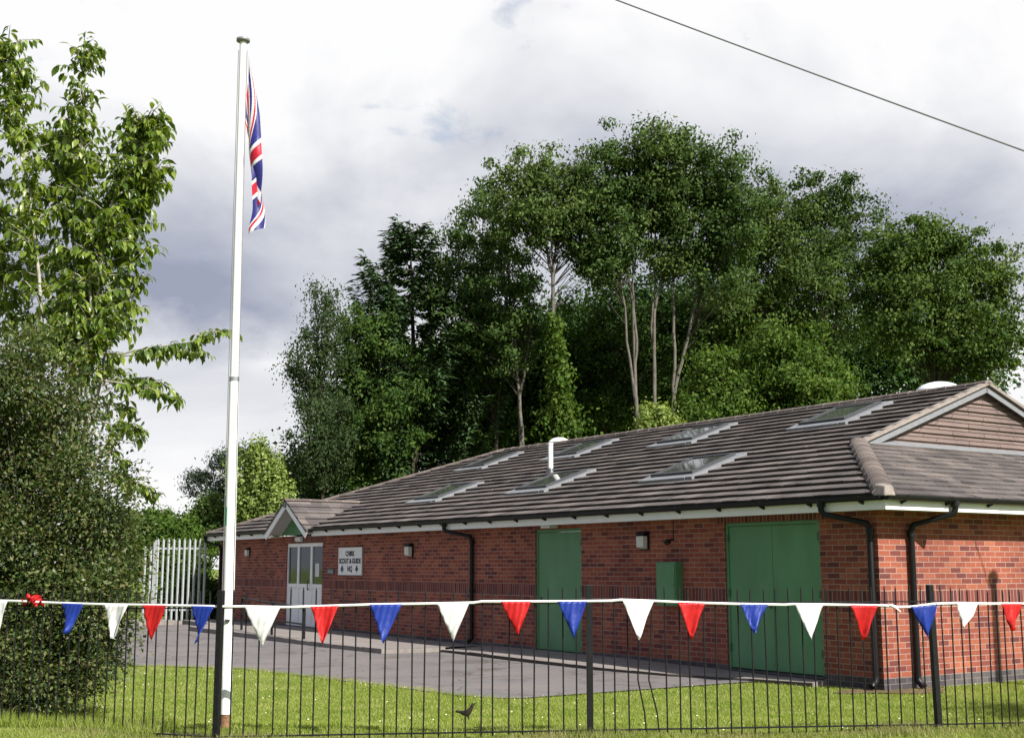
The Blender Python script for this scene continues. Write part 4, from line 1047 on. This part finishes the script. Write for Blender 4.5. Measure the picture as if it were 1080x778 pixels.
T('ash_tree', 'tall ash with a slightly wavy pale trunk, leftmost of the bare trunks over the roof', 45, 676, [[(674, 446), (669, 395), (671, 345), (667, 305), (672, 250), (664, 180)], [(669, 320), (650, 250), (642, 190)], [(674, 440), (662, 360), (655, 290), (652, 200)]],
  [(648, 160, 32, 22), (668, 190, 36, 30), (634, 205, 28, 36), (655, 245, 34, 34), (640, 275, 26, 28)], LM_ash, M_bark_pale, nclump=110, nleaf=90, seed=7, trunk_r=.15)
T('ash_tree', 'tall ash with a bowed pale trunk right of the wavy trunk', 45, 692, [[(691, 440), (692, 395), (688, 345), (690, 300), (693, 230), (700, 160)], [(690, 330), (706, 270), (709, 190)]],
  [(698, 150, 32, 22), (705, 185, 34, 28), (690, 225, 32, 34), (712, 262, 26, 26)], LM_ash2, M_bark_pale, nclump=100, nleaf=90, seed=8, trunk_r=.14)
T('ash_tree', 'tall ash with a trunk forked in a V above the roof ridge', 45, 712, [[(711, 425), (711, 350), (710, 300), (714, 240), (722, 170)], [(711, 420), (722, 370), (733, 320), (745, 290), (757, 240), (765, 180)]],
  [(738, 156, 30, 24), (762, 178, 34, 28), (740, 205, 44, 32), (772, 225, 38, 36), (752, 262, 38, 30), (726, 252, 26, 34), (764, 296, 26, 22)], LM_ash, M_bark_pale, nclump=130, nleaf=90, seed=9, trunk_r=.15)
T('ash_tree', 'broad ash right of the forked trunk', 48, 800, [[(800, 420), (798, 340), (800, 270), (803, 210)], [(800, 340), (830, 280), (836, 220)]],
  [(802, 205, 36, 26), (825, 230, 38, 34), (790, 255, 44, 40), (835, 285, 46, 44), (795, 320, 46, 44), (760, 330, 40, 44)], LM_ash2, nclump=150, nleaf=90, seed=10)
T('oak_tree', 'high crowned oak between the broad ash and the round maple', 49, 868, [[(868, 420), (866, 340), (866, 270), (866, 200)]],
  [(868, 200, 40, 20), (850, 222, 36, 30), (888, 232, 34, 34), (865, 265, 50, 40), (880, 315, 44, 46), (850, 350, 44, 44)], LM_ash, nclump=150, nleaf=90, seed=11)
T('maple_tree', 'big round headed maple at the right end of the copse', 43, 985, [[(985, 410), (983, 350), (980, 290), (975, 250)], [(984, 380), (1015, 330), (1040, 290)], [(984, 390), (945, 330), (930, 290)]],
  [(955, 252, 40, 24), (995, 256, 42, 22), (1030, 282, 36, 28), (935, 285, 36, 40), (985, 300, 62, 40), (1040, 325, 32, 34), (945, 340, 48, 40), (1005, 350, 56, 36), (1060, 350, 15, 30), (1045, 385, 20, 22), (1058, 300, 16, 22)], LM_round, nclump=250, nleaf=110, seed=12, trunk_r=.2)
T('sapling', 'light green young tree in front of the copse, below the oak', 38, 830, [[(830, 430), (828, 400), (826, 365)], [(830, 425), (858, 395)]],
  [(822, 358, 30, 15), (852, 372, 28, 18), (802, 385, 26, 22), (838, 400, 40, 24), (868, 408, 24, 26), (800, 425, 30, 20), (850, 435, 40, 18)], LM_bright, nclump=110, nleaf=120, leaf=(.2, .11), seed=13, trunk_r=.09)
T('sapling', 'light green young tree in front of the copse, right of the forked trunk', 38, 757, [[(757, 430), (758, 400), (760, 372)]],
  [(760, 378, 20, 13), (745, 408, 26, 18), (776, 412, 24, 20), (742, 432, 34, 14), (772, 440, 30, 14)], LM_bright, nclump=70, nleaf=110, leaf=(.2, .11), seed=14, trunk_r=.08)
T('elder_shrub', 'pale leaved shrub showing over the roof ridge below the bare trunks', 31, 690, [[(690, 450), (691, 430)]],
  [(690, 434, 11, 10), (680, 444, 13, 8), (702, 446, 13, 8)], LM_poplar, nclump=26, nleaf=60, leaf=(.15, .09), csize=(.25, .2), seed=15, trunk_r=.04, cat='shrub', branch_r=.015)
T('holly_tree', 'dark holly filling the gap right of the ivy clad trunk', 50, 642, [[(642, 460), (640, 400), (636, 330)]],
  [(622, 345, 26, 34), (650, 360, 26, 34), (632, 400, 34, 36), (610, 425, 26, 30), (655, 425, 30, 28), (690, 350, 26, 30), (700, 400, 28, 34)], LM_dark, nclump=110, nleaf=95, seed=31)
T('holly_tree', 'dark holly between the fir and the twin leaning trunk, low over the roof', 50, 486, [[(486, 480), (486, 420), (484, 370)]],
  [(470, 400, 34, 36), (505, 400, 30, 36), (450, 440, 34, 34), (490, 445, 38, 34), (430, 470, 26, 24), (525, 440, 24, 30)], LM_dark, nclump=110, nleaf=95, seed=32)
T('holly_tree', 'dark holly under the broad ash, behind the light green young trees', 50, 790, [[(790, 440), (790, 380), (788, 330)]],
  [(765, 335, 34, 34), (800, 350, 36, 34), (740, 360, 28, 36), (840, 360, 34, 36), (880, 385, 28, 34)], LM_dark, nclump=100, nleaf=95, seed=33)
# the wood further back reads as one dark mass
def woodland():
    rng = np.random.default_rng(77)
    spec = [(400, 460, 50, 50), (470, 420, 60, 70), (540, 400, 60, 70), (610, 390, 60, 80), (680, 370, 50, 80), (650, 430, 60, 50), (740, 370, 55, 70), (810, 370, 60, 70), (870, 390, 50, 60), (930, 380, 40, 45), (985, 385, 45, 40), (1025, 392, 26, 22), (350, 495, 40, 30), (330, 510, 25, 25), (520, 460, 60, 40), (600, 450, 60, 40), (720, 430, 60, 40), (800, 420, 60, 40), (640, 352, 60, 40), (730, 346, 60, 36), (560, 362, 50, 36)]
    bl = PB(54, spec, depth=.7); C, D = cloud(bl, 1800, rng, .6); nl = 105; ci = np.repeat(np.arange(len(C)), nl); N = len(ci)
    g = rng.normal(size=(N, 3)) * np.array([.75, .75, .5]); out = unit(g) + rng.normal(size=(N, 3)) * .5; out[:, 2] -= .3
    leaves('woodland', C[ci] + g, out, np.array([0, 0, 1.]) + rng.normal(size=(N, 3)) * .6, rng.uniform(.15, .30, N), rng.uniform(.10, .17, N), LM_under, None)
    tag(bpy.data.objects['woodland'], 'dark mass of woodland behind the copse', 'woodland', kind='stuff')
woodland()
# trees to the left of the hall
GL = 'trees past the far end of the hall'
def TL(name, label, Y, bx, stems, blobs, lm, **kw):
    b = basept(bx, Y); return tree(name, label, b, [[b] + PS(Y, s) for s in stems], PB(Y, blobs), lm, kw.pop('bark', M_bark), group=GL, **kw)
TL('pine_tree', 'dark flat topped pine behind the bright poplar', 62, 248, [[(248, 560), (246, 520), (244, 490)], [(246, 530), (215, 508)], [(247, 520), (290, 496)]],
  [(214, 502, 20, 8), (204, 512, 10, 6), (240, 480, 16, 11), (262, 482, 20, 12), (290, 492, 18, 14), (305, 505, 14, 10), (240, 512, 24, 12), (268, 530, 40, 25), (240, 540, 26, 22), (310, 520, 26, 18)], LM_pine, nclump=150, nleaf=110, leaf=(.3, .08), csize=(.6, .34), seed=20, trunk_r=.24)
TL('poplar_tree', 'bright yellow green poplar behind the porch roof', 41, 277, [[(277, 560), (275, 500), (274, 474)]],
  [(272, 482, 6, 16), (284, 488, 6, 18), (262, 500, 8, 24), (292, 506, 7, 22), (278, 512, 13, 26), (266, 535, 15, 24), (288, 535, 15, 24), (303, 528, 5, 18), (252, 520, 6, 20), (243, 505, 3, 18)], LM_poplar, nclump=170, nleaf=75, leaf=(.15, .13), csize=(.22, .4), droop=-.35, seed=21, trunk_r=.1, branch_r=.02)
TL('hazel_tree', 'mid green bushy tree left of the flagpole, above the hall eaves', 50, 222, [[(222, 570), (222, 540)]],
  [(222, 530, 12, 12), (214, 545, 14, 14), (232, 548, 14, 16), (222, 562, 20, 14)], LM_ash2, nclump=60, nleaf=90, seed=22, trunk_r=.1)
TL('hazel_tree', 'fresh green bushy tree behind the left part of the palisade fence', 46, 172, [[(172, 580), (172, 550)]],
  [(170, 542, 16, 11), (150, 552, 16, 14), (188, 552, 16, 12), (170, 562, 32, 16), (205, 566, 14, 12), (140, 575, 20, 20), (175, 590, 40, 25)], LM_bright, nclump=130, nleaf=90, seed=23, trunk_r=.1)
TL('evergreen_hedge', 'dark clipped evergreen growing behind the galvanised palisade fence', 38.3, 206, [[(206, 640), (206, 610)]],
  [(208, 612, 20, 20), (195, 628, 22, 24), (222, 625, 16, 26), (206, 645, 30, 16)], LM_dark, nclump=110, nleaf=90, leaf=(.14, .09), csize=(.3, .25), seed=24, trunk_r=.07, cat='hedge')

# ---------------------------------------------------------------- near tree and shrub at the left
LM_cherry = leafmat('cherry_leaves', [(0.0466, 0.0869, 0.0144), (0.0961, 0.1581, 0.0240), (0.1674, 0.2372, 0.0360), (0.2766, 0.3426, 0.0660)], .4, .35, .5, patch=.12, pscale=.9)
def cherry():
    rng = np.random.default_rng(31); rr = random.Random(31); Y0 = 15.0
    b = Vector(basept(60, Y0)); b.z = zf(b.x, b.y)
    root = tag(empty('cherry_tree', b), 'tall leafy cherry with several silvery stems behind the dark evergreen bush', 'tree')
    m = MB(); shoots = []
    def stem(pts, r0, r1):
        P = [at(x, y, Y0 + dy) for x, y, dy in pts]; q = []
        for k in range(len(P) - 1):
            for t in (0, .33, .66): q.append(P[k].lerp(P[k + 1], t) + Vector((rr.gauss(0, .012), rr.gauss(0, .012), 0)))
        q.append(P[-1]); n = len(q); m.tube([p - b for p in q], [r0 + (r1 - r0) * k / (n - 1) for k in range(n)], 7); return q
    main = []
    main.append(stem([(62, 745, 0), (78, 420, -.1), (86, 395, -.1), (100, 330, -.2), (108, 270, -.2), (118, 215, -.1), (150, 150, 0), (155, 128, 0)], 0.037, 0.0060))
    main.append(stem([(62, 745, 0), (80, 418, .1), (90, 370, -.25), (97, 330, -.3), (93, 260, -.1), (88, 160, 0), (86, 52, 0)], 0.037, 0.0060))
    main.append(stem([(60, 745, 0), (76, 415, .1), (82, 360, .2), (80, 280, .3), (70, 190, .3), (60, 140, .3)], 0.031, 0.0060))
    main.append(stem([(55, 745, 0), (43, 400, -.2), (43, 290, -.3), (30, 200, -.2), (12, 110, 0), (8, 48, 0)], 0.031, 0.0060))
    main.append(stem([(55, 745, 0), (56, 390, -.3), (66, 368, -.35), (70, 350, -.3), (78, 290, -.4)], 0.022, 0.0090))
    main.append(stem([(50, 745, 0), (20, 420, .2), (5, 300, .2), (-15, 180, .2)], 0.028, 0.0075))
    main.append(stem([(62, 745, 0), (95, 440, .2), (112, 380, .2), (126, 300, .2), (140, 230, .2), (165, 180, .1)], 0.025, 0.0060))
    main.append(stem([(50, 745, 0), (-5, 400, 0), (-30, 250, 0), (-38, 120, 0)], 0.028, 0.0075))
    # leafy side shoots off every stem
    for q in main:
        for k in range(6, len(q)):
            zf_ = (q[k].z - b.z)
            if zf_ < 2.2: continue
            for _ in range(11 if k < len(q) - 5 else 19):
                p = q[k - 1].lerp(q[k], rr.random()); a = rr.uniform(0, 6.283); top = k / len(q)
                ln = rr.uniform(.2, .6) * (1.15 - .5 * top); d = Vector((math.cos(a), math.sin(a) * .9, rr.uniform(.15, .9))).normalized()
                if 3.3 < zf_ < 5.2 and (d.y < .25 or rr.random() < .1) and rr.random() < .5: continue
                shoots.append([p, p + d * ln * .5 + Vector((0, 0, .03)), p + d * ln + Vector((0, 0, -.05 * ln))])
    # long drooping side branches that reach towards the flagpole
    for pts in ([(112, 378, 0), (150, 368, -.1), (195, 362, -.2), (222, 352, -.2), (240, 347, -.2)], [(112, 376, .2), (150, 374, .1), (185, 368, .1), (212, 372, .1)],
                [(100, 400, 0), (135, 405, -.1), (165, 412, -.2), (190, 424, -.2)], [(100, 408, .1), (130, 400, .1), (160, 398, .1), (175, 408, 0)],
                [(95, 440, 0), (120, 448, -.1), (140, 446, -.2), (150, 462, -.2)], [(95, 455, 0), (118, 470, 0), (132, 492, -.1), (138, 520, 0)],
                [(95, 490, 0), (125, 500, -.1), (150, 510, -.2), (164, 522, -.2)], [(100, 520, .2), (125, 535, .2), (140, 560, .2)], [(100, 430, .3), (125, 425, .3), (140, 432, .3)],
                [(110, 350, .2), (128, 335, .2), (142, 310, .1), (150, 290, .1)], [(112, 320, 0), (135, 290, -.1), (150, 270, -.1), (160, 258, 0)]):
        q = stem(pts, .013, .003); shoots += [q[max(0, k - 1):k + 2] for k in range(3, len(q), 1)]
        for k in range(3, len(q)):
            a = rr.uniform(0, 6.28); d = Vector((math.cos(a) * .5, math.sin(a), rr.uniform(-.2, .35))); shoots.append([q[k], q[k] + d * .12, q[k] + d * .24 - Vector((0, 0, .05))])
    # inner fill low down
    for _ in range(190):
        x, y = rr.uniform(-25, 118), rr.uniform(215, 470); p = at(x, y, Y0 + rr.uniform(.2, 1.2)); a = rr.uniform(0, 6.28)
        d = Vector((math.cos(a), math.sin(a), rr.uniform(0, .6))); ln = rr.uniform(.25, .5); shoots.append([p, p + d * ln * .5, p + d * ln])
    pos, dr, up = [], [], []
    for s in shoots:
        m.tube([p - b for p in s], [.006] * (len(s) - 1) + [.002], 4, cap=False)
        Ls = sum((s[k + 1] - s[k]).length for k in range(len(s) - 1)); n = max(4, int(Ls / .027))
        for k in range(n):
            t = (k + .6) / n * (len(s) - 1); i0 = min(int(t), len(s) - 2); p = s[i0].lerp(s[i0 + 1], t - i0); ax = (s[i0 + 1] - s[i0]).normalized()
            sd = Vector((rr.gauss(0, 1), rr.gauss(0, 1), rr.gauss(0, .4))); sd = (sd - ax * sd.dot(ax)).normalized()
            d = (sd * .8 + ax * rr.uniform(.1, .7) + Vector((0, 0, -rr.uniform(.35, 1.25)))).normalized()
            pos.append(p - b + sd * .015); dr.append(d); up.append(sd * .5 + Vector((rr.gauss(0, .25), rr.gauss(0, .25), 1)))
    m.build('trunk', M_bark_cherry, root)
    n = len(pos); Lf = rng.uniform(.07, .16, n)
    leaves('crown', np.array(pos), np.array(dr), np.array(up), Lf, Lf * rng.uniform(.36, .5, n), LM_cherry, root, 'leaf')
cherry()
LM_bush = leafmat('bush_leaves', [(0.0319, 0.0552, 0.0169), (0.0493, 0.0856, 0.0234), (0.0798, 0.1214, 0.0325), (0.1377, 0.1587, 0.0520), (.135, .118, .055)], .25, .42, .32, patch=.1, pscale=1.5)
def bush():
    rng = np.random.default_rng(41); rr = random.Random(41); Y = 13.7; b = Vector((-5.2, Y, zf(-5.2, Y)))
    root = tag(empty('evergreen_bush', b), 'big dark evergreen bush with small glossy leaves behind the left end of the railings', 'bush')
    spec = [(22, 392, 50, 46), (68, 428, 36, 38), (20, 470, 70, 60), (92, 506, 38, 46), (40, 560, 80, 60), (110, 572, 42, 50), (90, 630, 56, 50), (20, 640, 70, 60), (100, 660, 36, 34), (30, 700, 70, 48), (80, 690, 42, 36), (-40, 500, 60, 120)]
    bl = []
    for k, (x, y, rx, ry) in enumerate(spec):
        p = at(x, y, Y + (k % 3 - 1) * .3); bl.append((p.x, p.y, p.z, px2m(rx, Y), px2m(rx, Y) * .95, px2m(ry, Y)))
    C, D = cloud(bl, 1900, rng, .42); C += rng.normal(size=C.shape) * .10; C[:, 2] = np.maximum(C[:, 2], .22)
    m = MB()
    for c in C[::14]:
        e = Vector(c) - b; s = Vector((e.x * .15, e.y * .15, max(0, e.z - 1.2) * .6)); m.tube([s, s.lerp(e, .5) + Vector((0, 0, .1)), e], [.010, .006, .002], 4, cap=False)
    m.build('branches', M_bark, root)
    nl = 50; ci = np.repeat(np.arange(len(C)), nl); N = len(ci)
    g = rng.normal(size=(N, 3)) * np.array([.10, .10, .085]); out = unit(g + D[ci] * .05) + rng.normal(size=(N, 3)) * .4
    Lf = rng.uniform(.034, .07, N)
    leaves('foliage', C[ci] + g - np.array(b), out, np.array([0, -.2, 1.]) + rng.normal(size=(N, 3)) * .6, Lf, Lf * .5, LM_bush, root)
bush()
# small tree beyond the frame on the right: its shade lies on the lawn by the end wall
b = (8.55, 11.45, float(gz(8.55, 11.45)))
tree('hawthorn_tree', 'small round hawthorn standing on the verge past the right end of the railings', b, [[b, (8.6, 11.4, 1.6), (8.55, 11.5, 3.2)]], [(8.5, 11.4, 3.2, 1.0, 1.0, .8), (9.3, 11.9, 3.0, .9, .9, .7), (8.3, 10.9, 2.8, .7, .7, .6)], LM_dark, M_bark, nclump=60, nleaf=110, leaf=(.1, .06), csize=(.4, .3), seed=50, trunk_r=.08)

# ---------------------------------------------------------------- bird on the lawn
by = 12.9; bp = at(494, 752, by); bp.z = zf(bp.x, bp.y)
M_bird = plain('dark_plumage', (.022, .016, .014), .6, .3, var=.35, scale=60)
me = bpy.data.meshes.new('bird')
sk = [((0, 0, .062), .028), ((-.035, 0, .066), .022), ((-.07, .0, .078), .010), ((-.105, .0, .086), .009), ((.022, 0, .082), .022), ((.036, 0, .105), .015), ((.046, 0, .124), .0165), ((.066, 0, .132), .006), ((.082, 0, .136), .0022),
      ((.002, -.011, .04), .007), ((.004, -.012, .018), .0028), ((.006, -.012, -.004), .0028), ((.002, .011, .04), .007), ((.004, .012, .018), .0028), ((.006, .012, -.004), .0028), ((.02, -.012, .0), .002), ((.02, .012, .0), .002)]
ed = [(0, 1), (1, 2), (2, 3), (0, 4), (4, 5), (5, 6), (6, 7), (7, 8), (0, 9), (9, 10), (10, 11), (0, 12), (12, 13), (13, 14), (11, 15), (14, 16)]
me.from_pydata([v for v, r in sk], ed, [])
bird = bpy.data.objects.new('bird', me); col.objects.link(bird); me.materials.append(M_bird)
sm = bird.modifiers.new('skin', 'SKIN'); ss = bird.modifiers.new('sub', 'SUBSURF'); ss.levels = 2; ss.render_levels = 2
for k, (v, r) in enumerate(sk):
    sv = me.skin_vertices[0].data[k]; sv.radius = (r, r * (1.5 if k == 3 else 1)); sv.use_root = (k == 0)
sm.use_smooth_shade = True
bird.location = bp; bird.rotation_euler = (0, R(-6), R(-12)); bird.scale = (1.2, 1.2, 1.2)
tag(bird, 'small dark bird standing on the lawn with its head raised and tail out', 'bird')

# ---------------------------------------------------------------- grass
LM_grass = leafmat('grass_blades', [(.160, .225, .028), (.225, .300, .046), (.30, .36, .08), (.40, .42, .17)], .4, .6, .2, patch=.4, pscale=2.2)
LM_straw = leafmat('straw_grass', [(.12, .175, .03), (.18, .22, .05), (.26, .255, .10), (.36, .31, .17)], .2, .8, .1, patch=.3, pscale=1.6)
def blades(name, x, y, h, w, lean, mat, label):
    n = len(x); z = gz(x, y); rng = np.random.default_rng(len(x))
    a = rng.uniform(0, 6.28, n); s = np.stack([np.cos(a), np.sin(a), np.zeros(n)], 1) * (w / 2)[:, None]
    b_ = rng.uniform(0, 6.28, n); t = np.stack([np.cos(b_) * lean * h, np.sin(b_) * lean * h, h], 1)
    c = np.stack([x, y, z - .004], 1); v = np.stack([c - s, c + s, c + t * .55 + s * .7, c + t], 1)
    f = np.arange(n)[:, None] * 4 + np.array([[0, 1, 2, 3]])
    o = np_mesh(name, v.reshape(-1, 3), f, mat); tag(o, label, 'grass', kind='stuff')
def sow(n, x0, x1, y0, y1, seed):
    rng = np.random.default_rng(seed); x = rng.uniform(x0, x1, n); y = rng.uniform(y0, y1, n)
    k = lawn_mask(x, y) & (np.abs(x) < .44 * y + .8); return x[k], y[k], rng
x, y, rng = sow(520000, -8, 9.5, 10.7, 21.5, 5)
keep = rng.uniform(0, 1, len(x)) < np.clip(1.25 - (y - 11) / 9, .3, 1); x, y = x[keep], y[keep]
blades('grass', x, y, rng.uniform(.018, .042, len(x)), rng.uniform(.005, .010, len(x)), rng.uniform(.1, 1.1, len(x)), LM_grass, 'short mown grass of the lawn')
x, y, rng = sow(230, -8, 9.5, 11.2, 21, 15)
n = len(x); zz = gz(x, y) + rng.uniform(.03, .05, n); rr_ = rng.uniform(.004, .009, n); vs = []
for q in range(6): vs.append(np.stack([x + np.cos(q * 1.047) * rr_, y + np.sin(q * 1.047) * rr_ * .8, zz + np.sin(q * 1.047) * rr_ * .5], 1))
dz = np_mesh('daisies', np.stack(vs, 1).reshape(-1, 3), np.arange(n)[:, None] * 6 + np.arange(6)[None, :], plain('daisy_petals', (.72, .70, .50), .8, .2, var=.2)); tag(dz, 'small pale daisies scattered over the lawn', 'flowers', kind='stuff')
# uncut grass along the foot of the railings
xs_, ys_ = [], []
rng = np.random.default_rng(9)
for si in range(4):
    a, b = PL[si], PL[si + 1]; n = int((b - a).length * 2600); t = rng.uniform(0, 1, n); w = rng.normal(size=n) * .16 - .05
    if si == 3: w = w * 2.0 - .2
    d = (b - a).normalized(); xs_.append(a.x + (b.x - a.x) * t + d.y * -w * -1 * -1); ys_.append(a.y + (b.y - a.y) * t + w)
x = np.concatenate(xs_); y = np.concatenate(ys_)
hh = rng.uniform(.03, .09, len(x)) * (.7 + .5 * np.sin(x * 3.1) * np.sin(x * 1.3 + 1)); hh = np.maximum(hh, .03)
blades('tall_grass', x, y, hh, rng.uniform(.004, .008, len(x)), rng.uniform(.1, .7, len(x)), LM_straw, 'dry uncut grass along the foot of the railings')
n = 9000; x = rng.uniform(-6, -3.1, n); y = np.interp(x, [-5.52, -2.46], [12.47, 11.01]) + rng.uniform(-.15, .7, n)
blades('long_grass', x, y, rng.uniform(.05, .17, n), rng.uniform(.005, .010, n), rng.uniform(.1, .7, n), LM_grass, 'long green grass below the evergreen bush')
# crisp weeds in the edge of the tarmac and along the path
x = []; y = []
rng = np.random.default_rng(19)
for k in range(5200):
    u = rng.uniform(1.9, 10); e_ = np.interp(u, [a for a, b in EDGE], [b for a, b in EDGE]); q = B(-(e_ + rng.normal() * .085 - .03 + .07 * math.sin(u * 5) * math.sin(u * 2.3)), u); x.append(q.x); y.append(q.y)
x = np.array(x); y = np.array(y); blades('verge_grass', x, y, rng.uniform(.02, .06, len(x)), rng.uniform(.005, .009, len(x)), rng.uniform(.1, .9, len(x)), LM_grass, 'ragged grass along the edge of the tarmac')

# ---------------------------------------------------------------- light, sky, camera
AZ, EL = R(-49.0), R(41.0)
sd = Vector((math.cos(AZ) * math.cos(EL), math.sin(AZ) * math.cos(EL), math.sin(EL)))
sl = bpy.data.lights.new('sun', 'SUN'); sl.energy = 5.0; sl.angle = R(.53); sl.color = (1, .955, .88)
so = bpy.data.objects.new('sun', sl); col.objects.link(so); so.rotation_euler = (-sd).to_track_quat('-Z', 'Y').to_euler(); so.location = (8, -9, 12)
w = bpy.data.worlds.new('World'); scene.world = w; w.use_nodes = True; nt = NT(w)
bg = w.node_tree.nodes['Background']; out = w.node_tree.nodes['World Output']
sky = nt.new('ShaderNodeTexSky'); sky.sky_type = 'NISHITA'; sky.sun_disc = False; sky.sun_elevation = EL; sky.sun_rotation = math.pi / 2 - AZ
sky.air_density = 1.2; sky.dust_density = 1.5
bg.inputs['Strength'].default_value = .09; nt.link(sky.outputs['Color'], bg.inputs['Color'])
tc = nt.new('ShaderNodeTexCoord')
sep = nt.new('ShaderNodeSeparateXYZ'); nt.link(tc.outputs['Generated'], sep.inputs[0])
def math_(op, a, b=None, c=None, clamp=False):
    n = nt.new('ShaderNodeMath', operation=op, use_clamp=clamp)
    for k, v in enumerate((a, b, c)):
        if v is None: continue
        if hasattr(v, 'links'): nt.link(v, n.inputs[k])
        else: n.inputs[k].default_value = v
    return n.outputs[0]
mp = nt.new('ShaderNodeMapping'); mp.inputs['Scale'].default_value = (1, 1, 1.55); mp.inputs['Location'].default_value = (.35, .1, .22); nt.link(tc.outputs['Generated'], mp.inputs['Vector'])
nA = nt.new('ShaderNodeTexNoise'); nA.inputs['Scale'].default_value = 3.0; nA.inputs['Detail'].default_value = 9; nA.inputs['Roughness'].default_value = .55; nA.inputs['Distortion'].default_value = .35
nB = nt.new('ShaderNodeTexNoise'); nB.inputs['Scale'].default_value = 7.5; nB.inputs['Detail'].default_value = 9; nB.inputs['Roughness'].default_value = .58; nB.inputs['Distortion'].default_value = .2
for n in (nA, nB): nt.link(mp.outputs['Vector'], n.inputs['Vector'])
# cloud shade: greyer belly in a band above the bright cumulus near the horizon
el = sep.outputs['Z']
elw = math_('ADD', el, math_('MULTIPLY', math_('SUBTRACT', nB.outputs['Fac'], .5), .16))
belly = nt.new('ShaderNodeValToRGB'); cr = belly.color_ramp
for k, (p, v) in enumerate([(0, .0), (.155, .0), (.195, .80), (.25, .66), (.34, .26), (.45, .06), (1, .1)]):
    if k < 2: e = cr.elements[k]; e.position = p
    else: e = cr.elements.new(p)
    e.color = (v, v, v, 1)
nt.link(elw, belly.inputs['Fac'])
# unseen darker sky behind left, added to dim the light on the long wall
dim_side = nt.new('ShaderNodeVectorMath', operation='DOT_PRODUCT'); dim_side.inputs[1].default_value = (-.83, -.55, 0); nt.link(tc.outputs['Generated'], dim_side.inputs[0])
bk = nt.new('ShaderNodeMapRange'); bk.interpolation_type = 'SMOOTHSTEP'; bk.inputs['From Min'].default_value = .02; bk.inputs['From Max'].default_value = .55; bk.inputs['To Max'].default_value = 1.0; nt.link(dim_side.outputs['Value'], bk.inputs['Value'])
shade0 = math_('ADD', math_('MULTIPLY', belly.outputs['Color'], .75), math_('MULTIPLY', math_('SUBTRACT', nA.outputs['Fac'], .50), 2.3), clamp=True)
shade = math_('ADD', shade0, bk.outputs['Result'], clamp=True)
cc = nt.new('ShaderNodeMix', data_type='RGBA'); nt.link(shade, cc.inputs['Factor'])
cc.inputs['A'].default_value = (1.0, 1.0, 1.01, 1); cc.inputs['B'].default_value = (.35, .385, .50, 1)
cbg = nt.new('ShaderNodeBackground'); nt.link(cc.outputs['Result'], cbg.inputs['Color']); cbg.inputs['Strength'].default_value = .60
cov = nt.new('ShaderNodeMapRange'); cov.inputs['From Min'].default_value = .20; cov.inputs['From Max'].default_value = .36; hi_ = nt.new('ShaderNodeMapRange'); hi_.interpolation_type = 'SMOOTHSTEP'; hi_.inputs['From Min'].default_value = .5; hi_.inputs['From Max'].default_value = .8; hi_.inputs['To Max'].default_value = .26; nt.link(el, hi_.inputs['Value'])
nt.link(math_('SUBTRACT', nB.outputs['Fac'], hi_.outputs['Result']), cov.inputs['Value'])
# unseen overhead cloud thinned out, added to cut ambient light on the shaded wall
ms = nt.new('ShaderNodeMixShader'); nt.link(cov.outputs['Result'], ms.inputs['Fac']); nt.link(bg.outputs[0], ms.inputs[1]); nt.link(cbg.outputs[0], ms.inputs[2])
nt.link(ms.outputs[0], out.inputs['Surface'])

cam = bpy.data.cameras.new('camera'); cam.sensor_width = 36; cam.sensor_fit = 'HORIZONTAL'; cam.lens = F / 1080 * 36; cam.clip_end = 3000; cam.clip_start = .05
co = bpy.data.objects.new('camera', cam); col.objects.link(co); co.location = (0, 0, EYE); co.rotation_euler = (R(90) + PITCH, 0, 0)
scene.camera = co
scene.render.engine = 'CYCLES'
scene.view_settings.view_transform = 'Standard'; scene.view_settings.look = 'None'; scene.view_settings.gamma = 1; scene.view_settings.use_curve_mapping = False
scene.view_settings.exposure = .72
scene.cycles.max_bounces = 6; scene.cycles.diffuse_bounces = 3; scene.cycles.glossy_bounces = 2; scene.cycles.transmission_bounces = 3; scene.cycles.transparent_max_bounces = 4
